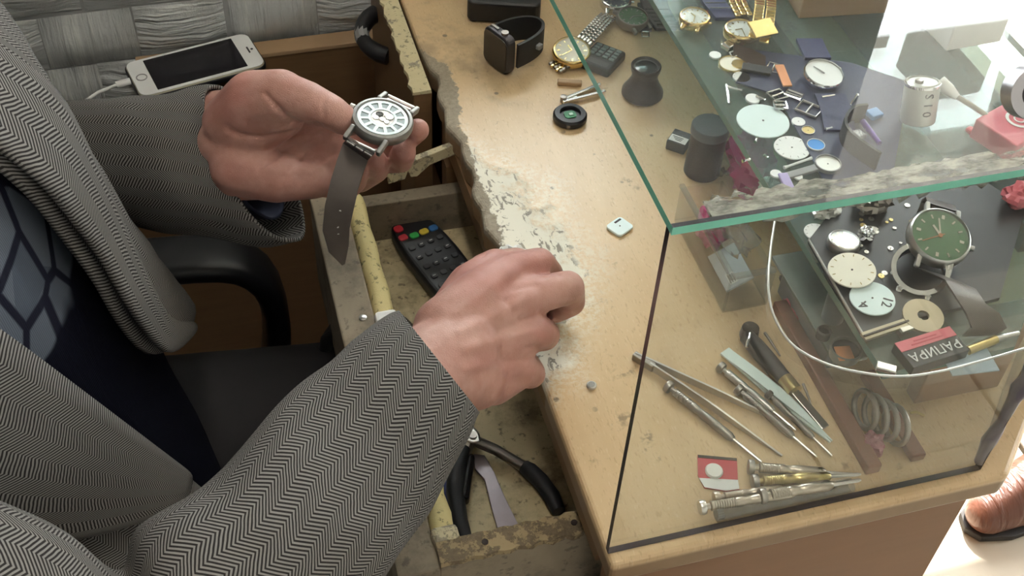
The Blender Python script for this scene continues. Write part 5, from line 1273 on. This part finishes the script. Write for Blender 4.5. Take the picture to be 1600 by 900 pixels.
MB().box((0, 0, 0.0006), (0.0105, 0.0115, 0.0009)).build('sheet', M['copper'], cs_, world=False, bevel=0.0002)
# watch bracelets coiled at the front
co = thing('watch_bracelet', 'coiled dark steel expansion bracelet behind the front glass', 'bracelet', P(1375, 650, ZC))
for k in range(4):
    cx_ = P(1352+k*16, 640+k*8, ZC+0.0135)
    pts = [cx_+Vector((0.004*math.sin(a)*0.4, 0.0125*math.cos(a), 0.0125*math.sin(a))) for a in [2*PI*i/20 for i in range(20)]]
    MB().tube(pts, 0.0019, 8, True).build('coil', M['dsteel'], co, smooth=True, angle=80)
crumple('dull pink paper wad at the foot of the riser', P(1362, 702, ZC), (0.008, 0.009, 0.007), M['darkpink'], 17, 'paper_wad', 'paper')
tag(MB().tube([P(1422, 645, ZC+0.0015), P(1432, 644, ZC+0.002), P(1444, 650, ZC+0.0015)], 0.0010, 8).build('wire_clip', M['brass'], smooth=True), 'tiny brass wire clip before the brown riser board', 'clip')
tag(MB().box(P(1412, 690, ZC+0.0025), (0.006, 0.012, 0.005), RZ(0.4).to_3x3()).build('wood_block', M['tanedge'], bevel=0.0006), 'tiny tan wooden peg by the coiled bracelet', 'peg')

# ================================================================== on the glass shelf
def disc(name, label, u, v, R_, m, H_=0.0010, cat='dial', group=None, hole=True, tilt=(0, 0), edge=None, marks=0, z=ZS, mk='dsteel', pins=0):
    F = frame((1, 0, tilt[0]), (tilt[0]*-1, tilt[1], 1))
    base = P(u, v, z); lift = R_*math.sqrt(tilt[0]**2+tilt[1]**2)
    t = thing(name, label, cat, base+Vector((0, 0, lift)), F, group)
    MB().lathe([(R_*0.985, 0.0001), (R_, H_*0.4), (R_*0.985, H_), (0.0001, H_)], 36).build('plate', M[m], t, world=False)
    if edge: MB().ring(R_*0.96, R_*1.04, 0.0, H_*1.4, 36).build('rim', M[edge], t, world=False)
    if hole: MB().lathe([(R_*0.035+0.0002, H_), (R_*0.035+0.0002, H_+0.0002)], 8).build('centre_hole', M['umber'], t, world=False)
    for k in range(marks):
        a = 2*PI*k/marks; q = MB().box((0, 0, 0), (R_*0.03, R_*0.13, 0.0002)); q.v = [Matrix.Rotation(a, 3, 'Z') @ (vv+Vector((0, R_*0.82, H_+0.0001))) for vv in q.v]; q.build('hour_mark', M[mk], t, world=False)
    return t
disc('watch_dial', 'largest plain pale aqua dial on the shelf', 1192, 190, 0.0192, 'aqua', marks=0)
disc('watch_dial', 'medium white dial with dot marks overlapping the blue disc', 1237, 232, 0.0128, 'white', marks=12, mk='grey')
disc('gear_disc', 'small bright blue disc tucked under the white dial', 1274, 229, 0.0062, 'blue', 0.0016, 'disc', edge='white', hole=False)
disc('gear_disc', 'frosted clear wheel with a grey hub near the sealant', 1292, 261, 0.0088, 'silverdial', 0.0030, 'disc', edge='grey')
disc('watch_dial', 'cream and gold dial with fine seconds hand in front of the small watch', 1330, 426, 0.0150, 'creamdial', 0.0012, z=ZS+0.006, marks=12, mk='gold', tilt=(0.10, 0.0))
d12 = disc('watch_dial', 'pale dial printed with the numerals 12 and 4', 1362, 469, 0.0140, 'aqua', 0.0012, z=ZS+0.0045, tilt=(0.06, 0.0))
text_part('12', 0.0090, M['dgrey'], d12, RZ(-2.25) @ T(0, 0.0088, 0.0013) @ RZ(0), 'numeral')
text_part('4', 0.0100, M['dgrey'], d12, RZ(-4.25) @ T(0, 0.0084, 0.0013), 'numeral')
disc('watch_dial', 'white sub-dial with tiny register by the foil', 1275, 364, 0.0082, 'white', 0.0010, marks=12, mk='grey')
disc('gear_disc', 'small pearly oval disc beside the coin-sized gold one', 1117, 88, 0.0046, 'white', 0.0016, 'disc', hole=False)
disc('watch_dial', 'gold and cream two-tone dial on the far shelf', 1143, 102, 0.0098, 'creamdial', 0.0014, edge='gold')
disc('gear_disc', 'plain gold disc overlapping the two-tone dial', 1154, 103, 0.0056, 'gold', 0.0022, 'disc', hole=False)
disc('watch_dial', 'small silvery dial just before the gold pair', 1158, 122, 0.0066, 'silverdial', 0.0012, marks=12)
disc('gear_disc', 'little white disc touching the largest dial', 1176, 156, 0.0056, 'white', 0.0016, 'disc', hole=False)
disc('gear_disc', 'white toothed disc near the buckle frames', 1247, 192, 0.0050, 'white', 0.0014, 'disc')
disc('gear_disc', 'tiny white disc close to the sealant and the lilac strip', 1212, 273, 0.0040, 'white', 0.0014, 'disc', hole=False)
disc('gear_disc', 'tiniest white disc right of the lilac strip', 1247, 278, 0.0030, 'white', 0.0014, 'disc', hole=False)
disc('gear_disc', 'thin brass ring disc above the blue one', 1262, 206, 0.0046, 'brass', 0.0014, 'disc', edge='steel')
# complete watches
watch('wrist_watch', 'small gold watch with a white dial at the corner of the shelf', P(1085, 30, ZS+0.0055), frame((0.8, -0.6, 0), (0, -0.05, 1)), 0.0125, 0.008, 'gold', 'white', 'gold', 12, 'gold', lw=0.012, hh=(1.0, 3.3))
wl = watch('wrist_watch', 'silver watch with blank white dial and navy leather strap', P(1286, 118, ZS+0.0060), frame((0.95, 0.3, 0), (0.0, -0.15, 1)), 0.0158, 0.007, 'chrome', 'white', 'grey', 0, lugs=False, hh=(0.3, 0.3), crystal=False, bez=0.92)
pa = [P(1296, 148, ZS+0.004), P(1302, 162, ZS+0.0035), P(1308, 182, ZS+0.0025), P(1312, 205, ZS+0.0018)]
MB().ribbon(pa, [CR*0.0112]*4, [UPZ]*4, 0.0026).build('strap', M['navyleather'], wl, smooth=True, angle=50)
MB().cyl(P(1284, 152, ZS+0.0045), P(1304, 149, ZS+0.0045), 0.0011, n=8).build('spring_bar', M['chrome'], wl, smooth=True)
pa = [P(1278, 92, ZS+0.004), P(1272, 80, ZS+0.0035), P(1264, 62, ZS+0.0022)]
MB().ribbon(pa, [CR*0.0100]*3, [UPZ]*3, 0.0026).build('strap', M['navyleather'], wl, smooth=True, angle=50)
wg = watch('wrist_watch', 'gold watch on a broad gold bracelet with hinged clasp', P(1158, 50, ZS+0.0060), frame((0.9, 0.4, 0), (-0.25, -0.1, 1)), 0.0140, 0.008, 'gold', 'white', 'gold', 12, 'gold', lugs=False)
bracelet(wg, [P(1163, 26, ZS+0.006), P(1154, 8, ZS+0.007), P(1146, -12, ZS+0.005)], 0.015, 3, 'gold', 0.0030)
bracelet(wg, [P(1184, 66, ZS+0.008), P(1192, 40, ZS+0.016), P(1196, 12, ZS+0.015), P(1196, -10, ZS+0.010)], 0.018, 2, 'gold', 0.0032)
MB().box(P(1192, 44, ZS+0.0185), (0.020, 0.016, 0.0020), frame((0.9, 0.1, 0), (0, -0.3, 1))).build('clasp', M['gold'], wg, bevel=0.0006)
w2 = watch('wrist_watch', 'small silver watch with pearl dial beside the white sub-dial', P(1318, 380, ZS+0.0050), frame((0.9, -0.4, 0), (0.1, 0.05, 1)), 0.0108, 0.007, 'steel', 'silverdial', 'gold', 12, 'gold', lugs=False)
# the green watch, tipped on its mesh strap
gcn = P(1466, 372, ZS+0.0200); gn_ = Vector((-0.05, -0.32, 1)).normalized(); gx = in_plane(gn_, gcn, 10, 3); GM = frame(gx, gn_)
gw2 = watch('wrist_watch', 'large steel watch with green dial and mesh strap behind the front glass', gcn, GM, 0.0205, 0.010, 'steel', 'green', 'creamdial', 12, 'creamdial', lw=0.020, hh=(0.75, 0.22), second=(2.2, 'copper'), bez=0.90)
fd = -(GM @ Vector((0, 1, 0)))
s0 = gcn+fd*0.0245-gn_*0.002
pa = [s0, P(1500, 445, ZS+0.017), P(1515, 468, ZS+0.018), P(1535, 490, ZS+0.014), P(1545, 512, ZS+0.006), P(1530, 524, ZS+0.0022)]
MB().ribbon(pa, [GM @ Vector((0.0098, 0, 0))]*3+[CR*0.0100, CR*0.0105, CR*0.0105], [gn_, gn_, gn_, Vector((0.1, -0.5, 0.8)), Vector((0.1, -0.8, 0.4)), UPZ], 0.0016).build('mesh_strap', M['mesh'], gw2, smooth=True, angle=60)
e0 = gcn-fd*0.0245-gn_*0.002
pa = [e0, e0-fd*0.008-gn_*0.006, e0-fd*0.010-gn_*0.014, e0-fd*0.004-gn_*0.0195+Vector((0, 0, 0.001))]
MB().ribbon(pa, [GM @ Vector((0.0098, 0, 0))]*4, [gn_, -fd, -fd, -gn_], 0.0016).build('mesh_strap', M['mesh'], gw2, smooth=True, angle=60)
bz = thing('watch_case', 'empty steel watch case propped under the green watch', 'watch part', P(1432, 432, ZS), frame((0.8, -0.6, 0), (-0.30, -0.30, 1)))
MB().ring(0.0150, 0.0182, 0.0075, 0.0135, 36).build('bezel', M['chrome'], bz, world=False, smooth=True); MB().ring(0.0150, 0.0172, 0.004, 0.0080, 36).build('mid_case', M['dsteel'], bz, world=False, smooth=True)
for sx in (-1, 1):
    for sy in (-1, 1): MB().box((sx*0.009, sy*0.0185, 0.0085), (0.0040, 0.0080, 0.0050)).build('lug', M['chrome'], bz, world=False, bevel=0.001)
# black tray under the front items
M['blacktray'] = mat('black tray', (0.016, 0.018, 0.022), 0.35)
tr = thing('black_tray', 'flat black parts tray with a bright metal rim on the shelf', 'tray', P(1440, 430, ZS))
q = [P(1262, 380, ZS), P(1346, 528, ZS), P(1420, 505, ZS), P(1560, 470, ZS), P(1600, 330, ZS), P(1480, 250, ZS), P(1325, 300, ZS)]
k = len(q); MB().add(q+[p+Vector((0, 0, 0.003)) for p in q], [tuple(range(k))[::-1], tuple(range(k, 2*k))]+[(i, (i+1) % k, k+(i+1) % k, k+i) for i in range(k)]).build('base', M['blacktray'], tr)
MB().tube([q[0]+UPZ*0.0032, q[1]+UPZ*0.0032], 0.0009, 8).build('rim', M['steel'], tr, smooth=True)
# second tray beyond
tr2 = thing('black_tray', 'dark navy parts tray under the buckles and the white watch', 'tray', P(1290, 180, ZS))
q = [P(1150, 130, ZS), P(1215, 150, ZS), P(1290, 290, ZS), P(1390, 300, ZS), P(1420, 130, ZS), P(1330, 100, ZS), P(1180, 80, ZS)]
k = len(q); MB().add(q+[p+Vector((0, 0, 0.0012)) for p in q], [tuple(range(k))[::-1], tuple(range(k, 2*k))]+[(i, (i+1) % k, k+(i+1) % k, k+i) for i in range(k)]).build('base', mat('dark navy card', (0.035, 0.04, 0.085), 0.5), tr2)
# foil crumbs and glue lumps
crumple('crinkled silver foil scrap near the small silver watch', P(1352, 372, ZS+0.003), (0.007, 0.006, 0.006), M['chrome'], 19, 'foil_scrap', 'foil')
crumple('frosted lump of silvery foil behind the white sub-dial', P(1290, 336, ZS), (0.011, 0.008, 0.006), M['silverdial'], 23, 'foil_scrap', 'foil')
crumple('grey tangle of foil between the foil lumps and the sealant', P(1362, 325, ZS+0.003), (0.014, 0.010, 0.008), M['dsteel'], 29, 'foil_scrap', 'foil')
# key
ky = thing('door_key', 'brass and steel door key lying over the edge of the black tray', 'key', P(1440, 497, ZS+0.004))
ks, kt = P(1432, 497, ZS+0.0068), P(1348, 527, ZS+0.0052); kd = (kt-ks).normalized(); kw = kd.cross(UPZ).normalized()
MB().ring(0.0036, 0.0125, -0.001, 0.001, 28, frame(kd, UPZ+Vector((0.0, -0.1, 0))), P(1442, 494, ZS+0.0078)).build('bow', mat('worn brass key', (0.40, 0.35, 0.26), 0.34, 0.9), ky, smooth=True)
b = MB(); strip(b, P(1420, 503, ZS+0.007), kt, 0.0062, 0.0020); b.build('blade', mat('worn brass key', (0.5, 0.4, 0.3)), ky, bevel=0.0004)
b = MB(); strip(b, P(1420, 501, ZS+0.0082), P(1350, 525, ZS+0.0066), 0.0012, 0.0008); b.build('groove', M['umber'], ky)
MB().box(P(1416, 514, ZS+0.0066), (0.008, 0.004, 0.0022), frame(kd, UPZ)).build('bit', M['steel'], ky, bevel=0.0004)
# razor blade packet with its lettering upside down to us
rbx = P(1490, 545, ZS)-P(1405, 572, ZS); rbx.z = 0
rz = thing('razor_packet', 'red and black razor blade packet lettered in white on the shelf', 'packet', P(1450, 555, ZS), frame(-rbx, (0.0, 0.0, 1)))
MB().box((0, 0, 0.0040), (0.0400, 0.0200, 0.0076)).build('packet', M['black'], rz, world=False, bevel=0.0005)
MB().box((0, -0.0062, 0.0080), (0.0396, 0.0074, 0.0004)).build('red_band', M['redlight'], rz, world=False)
text_part('РАПИРА', 0.0088, M['paper'], rz, T(0.0, 0.0030, 0.0082))
for i in range(2): MB().box((0.0, -0.0050-i*0.0022, 0.0083), (0.022-0.006*i, 0.0008, 0.0002)).build('print_line', M['red'], rz, world=False)
tag(MB().box(P(1515, 565, ZS+0.0006), (0.030, 0.018, 0.0008), RZ(-0.1).to_3x3()).build('paper_slip', mat('pale blue paper', (0.42, 0.52, 0.58), 0.7)), 'pale blue-grey paper slip beyond the razor packet', 'paper')
tag(MB().box(P(1385, 575, ZS+0.0015), (0.012, 0.006, 0.003), RZ(-0.6).to_3x3()).build('metal_bracket', M['chrome'], bevel=0.0006), 'bent chrome bracket at the end of the razor packet', 'bracket')
pe = thing('brass_pen', 'slim brass pen and cap in front of the mesh strap', 'pen', P(1550, 530, ZS))
MB().cyl(P(1512, 548, ZS+0.003), P(1556, 530, ZS+0.003), 0.0028, n=12).build('barrel', M['brass'], pe, smooth=True); MB().cyl(P(1556, 530, ZS+0.003), P(1592, 520, ZS+0.003), 0.0022, 0.0012, 12).build('tip', M['steel'], pe, smooth=True)
# clear rounded plastic lid
lid = thing('clear_box', 'clear plastic box with a rounded corner and bright rim at the shelf front', 'box', P(1400, 500, ZS))
lp_ = [P(u, v, ZS+0.012) for u, v in ((1213, 330), (1203, 400), (1201, 455), (1212, 500), (1240, 540), (1290, 568), (1350, 583), (1410, 588), (1470, 580), (1540, 562), (1605, 543))]
lp_ = [Vector((p.x, max(p.y, 0.0085), p.z)) for p in lp_]
rs2 = resample([[p] for p in lp_], 40); lp_ = [r[0] for r in rs2]
MB().tube(lp_, 0.0008, 8).build('rim', mat('bright plastic rim', (0.75, 0.74, 0.72), 0.15, 0.3), lid, smooth=True, angle=80)
b = MB(); k = len(lp_)
b.add([Vector((p.x, p.y, ZS+0.0006)) for p in lp_]+lp_, [(i, i+1, k+i+1, k+i) for i in range(k-1)]); b.build('wall', M['clear'], lid, smooth=True)
crumple('crumpled frosted bag lying over the clear parts tub', Vector((0.157, 0.205, ZC+0.0375)), (0.014, 0.030, 0.010), M['smoke'], 41, 'plastic_bag', 'bag')
crumple('clump of white and silver foil behind the frosted bag', P(1200, 300, ZC+0.03), (0.008, 0.010, 0.008), M['silverdial'], 43, 'foil_scrap', 'foil')
# buckles and bracelet bits
def buckle(label, u, v, w, h, a, m='chrome'):
    t = thing('strap_buckle', label, 'buckle', P(u, v, ZS+0.0014), RZ(a).to_3x3())
    MB().tube([(-w/2, -h/2, 0.001), (w/2, -h/2, 0.001), (w/2, h/2, 0.001), (-w/2, h/2, 0.001)], 0.0011, 8, True).build('frame', M[m], t, world=False, smooth=True)
    MB().cyl((-w/2, 0, 0.001), (w/2, 0, 0.0014), 0.0008, n=8).build('tongue', M[m], t, world=False, smooth=True)
buckle('square chrome buckle under the copper strip', 1214, 150, 0.011, 0.010, 0.2); buckle('small chrome buckle just before the copper strip buckle', 1219, 166, 0.009, 0.008, -0.3); buckle('angled chrome buckle on the far side of the copper strip', 1208, 108, 0.011, 0.009, 0.9)
buckle('wide silver folding clasp frame next to the navy strap', 1264, 172, 0.013, 0.016, 0.7, 'steel'); buckle('slim chrome clasp between the white toothed disc and the clasp frame', 1240, 150, 0.012, 0.007, -0.8)
tag(MB().box(P(1224, 118, ZS+0.0045), (0.0070, 0.0260, 0.0014), RZ(-0.18).to_3x3()).build('copper_strip', M['copper'], bevel=0.0003), 'flat copper strip lying across the buckles', 'copper piece')
tag(MB().box(P(1137, 72, ZS+0.0022), (0.008, 0.008, 0.0042), RZ(0.5).to_3x3()).build('clasp_block', M['chrome'], bevel=0.0008), 'small square chrome clasp block by the gold watch', 'clasp')
sb_ = thing('leather_strap', 'short dark brown strap end behind the gold discs', 'watch strap', P(1170, 92, ZS))
MB().ribbon([P(1146, 84, ZS+0.0015), P(1172, 92, ZS+0.003), P(1196, 104, ZS+0.0018)], [CU*0.007]*3, [UPZ]*3, 0.0024).build('strap', M['brownleather'], sb_, smooth=True)
MB().tube([P(1140, 82, ZS+0.0015), P(1150, 78, ZS+0.0015), P(1154, 86, ZS+0.0015), P(1144, 90, ZS+0.0015)], 0.0007, 6, True).build('keeper', M['steel'], sb_, smooth=True)
st3 = thing('leather_strap', 'dark navy strap running off beside the gold bracelet', 'watch strap', P(1125, 18, ZS))
MB().ribbon([P(1104, -14, ZS+0.002), P(1118, 8, ZS+0.005), P(1136, 30, ZS+0.0022)], [CR*0.0092]*3, [UPZ]*3, 0.003).build('strap', M['navyleather'], st3, smooth=True)
for y_ in (6, 14): MB().box(P(1112+y_, y_-2, ZS+0.0066), (0.0165, 0.001, 0.0006), frame(CR, UPZ)).build('stitch', M['dgrey'], st3)
st4 = thing('rubber_strap', 'curled black rubber strap with a clear buckle in the dark tray', 'watch strap', P(1330, 210, ZS))
pts = [P(1352, 176, ZS+0.009), P(1330, 180, ZS+0.009), P(1318, 196, ZS+0.009), P(1322, 214, ZS+0.009), P(1342, 232, ZS+0.009), P(1372, 252, ZS+0.009)]
rs3 = [r[0] for r in resample([[p] for p in pts], 16)]
MB().ribbon(rs3, [Vector((0, 0, 0.0078))]*16, [(rs3[min(i+1, 15)]-rs3[max(i-1, 0)]).cross(UPZ) for i in range(16)], 0.0022).build('strap', M['rubber'], st4, smooth=True, angle=60)
MB().box(P(1338, 212, ZS+0.0035), (0.012, 0.009, 0.004), RZ(0.3).to_3x3()).build('buckle', M['smoke'], st4, bevel=0.001)
tag(MB().cyl(P(1348, 190, ZS+0.0048), P(1374, 224, ZS+0.0048), 0.0024, 0.0020, 12).build('pen', mat('purple plastic', (0.10, 0.03, 0.30), 0.35), smooth=True), 'short purple pen lying inside the curled rubber strap', 'pen')
tag(MB().box(P(1366, 178, ZS+0.0028), (0.010, 0.009, 0.0042), RZ(0.2).to_3x3()).build('blue_chip', mat('dusty blue plastic', (0.12, 0.26, 0.52), 0.45), bevel=0.0008), 'dusty blue plastic chip behind the purple pen', 'plastic piece')
# silver can with S10 printed on it and the cable
cnl = thing('capacitor_can', 'silver can printed S10 with a white cable at its top', 'can', P(1432, 196, ZS), frame((1, 0, 0.0), (0.05, 0.30, 1)))
MB().lathe([(0.0118, 0.0036), (0.0125, 0.0044), (0.0125, 0.0330), (0.0118, 0.0340), (0.0105, 0.0345), (0.0100, 0.0335), (0.0001, 0.0335)], 32).build('can', mat('silver paint', (0.52, 0.53, 0.50), 0.35, 0.5), cnl, world=False, smooth=True)
MB().lathe([(0.0030, 0.0335), (0.0030, 0.0355), (0.0015, 0.036)], 14, None, (-0.003, 0, 0)).build('terminal', M['dsteel'], cnl, world=False, smooth=True)
MB().ring(0.0121, 0.0128, 0.0315, 0.0335, 32).build('rim', M['chrome'], cnl, world=False, smooth=True)
for i, ch in enumerate('S10'):
    a = -1.72+0.0; text_part(ch, 0.0090, M['dgrey'], cnl, Matrix.Rotation(a+PI/2, 4, 'Z') @ T(0, -0.01265, 0.0270-i*0.0068) @ Matrix.Rotation(PI/2, 4, 'X') @ Matrix.Rotation(-PI/2, 4, 'Z'))
wc = thing('white_cable', 'white cable that runs from the silver can to the customer side', 'cable', P(1475, 135, ZS))
MB().tube([P(1468, 128, ZS+0.030), P(1482, 140, ZS+0.028), P(1496, 152, ZS+0.026)], [0.0050, 0.0046, 0.0024], 12).build('plug', M['white'], wc, smooth=True, angle=80)
MB().tube([P(1494, 150, ZS+0.026), P(1520, 166, ZS+0.022), P(1550, 186, ZS+0.012), P(1580, 198, ZS+0.004), P(1640, 206, ZS+0.002)], 0.0019, 10).build('cord', mat('grey white cord', (0.45, 0.43, 0.38), 0.5), wc, smooth=True, angle=80)
# red pack with a pale round emblem
rp = thing('red_pack', 'red pack with a pale ring emblem at the customer end of the shelf', 'pack', P(1580, 215, ZS), frame((0.9, 0.35, 0), (0, 0, 1)))
MB().box((0, 0, 0.0085), (0.052, 0.036, 0.0165)).build('pack', M['redlight'], rp, world=False, bevel=0.001)
MB().ring(0.0075, 0.0098, 0.0168, 0.0172, 32, None, (0.0, 0.0, 0)).build('emblem', M['paper'], rp, world=False)
MB().ring(0.0030, 0.0042, 0.0168, 0.0172, 24, None, (0.0, 0.0, 0)).build('emblem', M['paper'], rp, world=False)
crumple('crumpled red and cream wrapper pressed against the corner glass', P(1588, 322, ZS), (0.013, 0.011, 0.010), M['redlight'], 31, 'wrapper', 'wrapper')
tag(MB().box(P(1518, 205, ZS+0.0022), (0.006, 0.008, 0.0042), RZ(0.3).to_3x3()).build('red_bead', M['red'], bevel=0.0016), 'tiny bright red bead between the can and the red pack', 'bead')
# scattered pins
for i, (a, c_, lab) in enumerate((((1135, 133), (1139, 162), 'ball-headed steel pin left of the largest dial'), ((1136, 135), (1160, 141), 'bent steel clip at the rim of the shelf'), ((1183, 216), (1180, 222), 'stubby pin below the largest dial'), ((1194, 242), (1201, 247), 'bright chip-shaped pin before the white dial'), ((1160, 252), (1171, 249), 'short silver spring bar at the shelf edge'), ((1225, 262), (1268, 247), 'long white spring bar under the medium dial'), ((1182, 150), (1196, 157), 'slim silver bar next to the little white disc'), ((1328, 166), (1340, 148), 'bright needle at the edge of the dark tray'), ((1290, 202), (1300, 200), 'short white bar above the blue disc'))):
    p, q = P(*a, ZS+0.0024), P(*c_, ZS+0.0024); tag(MB().tube([p, p.lerp(q, 0.15), p.lerp(q, 0.85), q], [0.0014, 0.0009, 0.0009, 0.0013], 8).build('spring_bar', M['white'] if i in (5, 8) else M['chrome'], smooth=True), lab, 'pin', 'loose pins on the shelf')
tag(MB().box(P(1229, 285, ZS+0.0015), (0.007, 0.018, 0.0026), RZ(-0.1).to_3x3()).build('lilac_strip', mat('lilac plastic', (0.46, 0.38, 0.66), 0.4), bevel=0.0008), 'lilac plastic strip beside the sealant', 'plastic piece')
tag(MB().box(P(1255, 268, ZS+0.0013), (0.030, 0.006, 0.0024), RZ(0.15).to_3x3()).build('grey_strip', M['grey'], bevel=0.0006), 'grey plastic bar between the medium dial and the sealant', 'plastic piece')
tag(MB().box(P(1182, 108, ZS+0.0032), (0.022, 0.009, 0.0026), RZ(-0.5).to_3x3()).build('black_bar', M['rubber'], bevel=0.0006), 'black plastic bar behind the buckles', 'plastic piece')
wr = thing('ring_magnifier', 'thick grey metal ring with dark core on top of the glass', 'ring', P(1592, 140, ZT), frame((1, -0.2, 0.0), (-0.45, -0.75, 0.5)))
MB().ring(0.0075, 0.0130, -0.003, 0.008, 36, None, (0, 0.0000, 0.010)).build('ring', mat('satin grey metal', (0.42, 0.41, 0.43), 0.3, 0.8), wr, world=False, smooth=True)
MB().lathe([(0.0076, 0.008), (0.0076, 0.015)], 28).build('core', M['umber'], wr, world=False)
# boxes further back under the glass
for i, (x, y, w, d_, h, m, lab) in enumerate(((0.325, 0.40, 0.085, 0.05, 0.035, 'tanedge', 'tan cardboard carton at the back of the shelf'), (0.40, 0.34, 0.05, 0.05, 0.05, 'paper', 'white carton beside the tan one on the shelf'), (0.30, 0.48, 0.10, 0.06, 0.05, 'darkpink', 'dull pink carton behind the tan one'))):
    t = thing('carton', lab, 'box', (x, y, ZS), RZ(0.15*i-0.1).to_3x3())
    MB().box((0, 0, h/2), (w, d_, h)).build('body', M[m], t, world=False, bevel=0.001); MB().box((0, 0, h+0.0002), (0.012, d_, 0.0004)).build('tape', M['creamdial'], t, world=False)

# loose wheels and screws on the black tray
rsw = random.Random(12)
wheel = None
for i in range(16):
    u, v = rsw.uniform(1300, 1420), rsw.uniform(330, 470)
    for _ in range(60):
        if u > 1276+(v-380)*0.57 and all((u-a)**2+((v-c_)*1.3)**2 > r_**2 for a, c_, r_ in ((1330, 426, 46), (1362, 469, 44), (1318, 380, 32), (1432, 432, 50), (1352, 372, 24))): break
        u, v = rsw.uniform(1296, 1440), rsw.uniform(318, 500)
    p = P(u, v, ZS+0.0031)
    mt = 'steel' if i % 3 else 'brass'
    t = thing('loose_gear', 'tiny loose %s gear among the dials on the black tray' % mt, 'gear', p, RZ(rsw.random()*3).to_3x3(), 'loose %s gears on the black tray' % mt)
    R_ = rsw.uniform(0.0011, 0.0022); pr = []
    for k in range(20): a = PI*k/10; q = R_*(1.0 if k % 2 else 0.82); pr.append((q*math.cos(a), q*math.sin(a)))
    MB().prism(pr, 0.0, 0.0006).build('toothed_rim', M[mt], t, world=False)
    MB().lathe([(R_*0.22, 0.0006), (R_*0.2, 0.0014)], 8).build('arbor', M['chrome'], t, world=False)
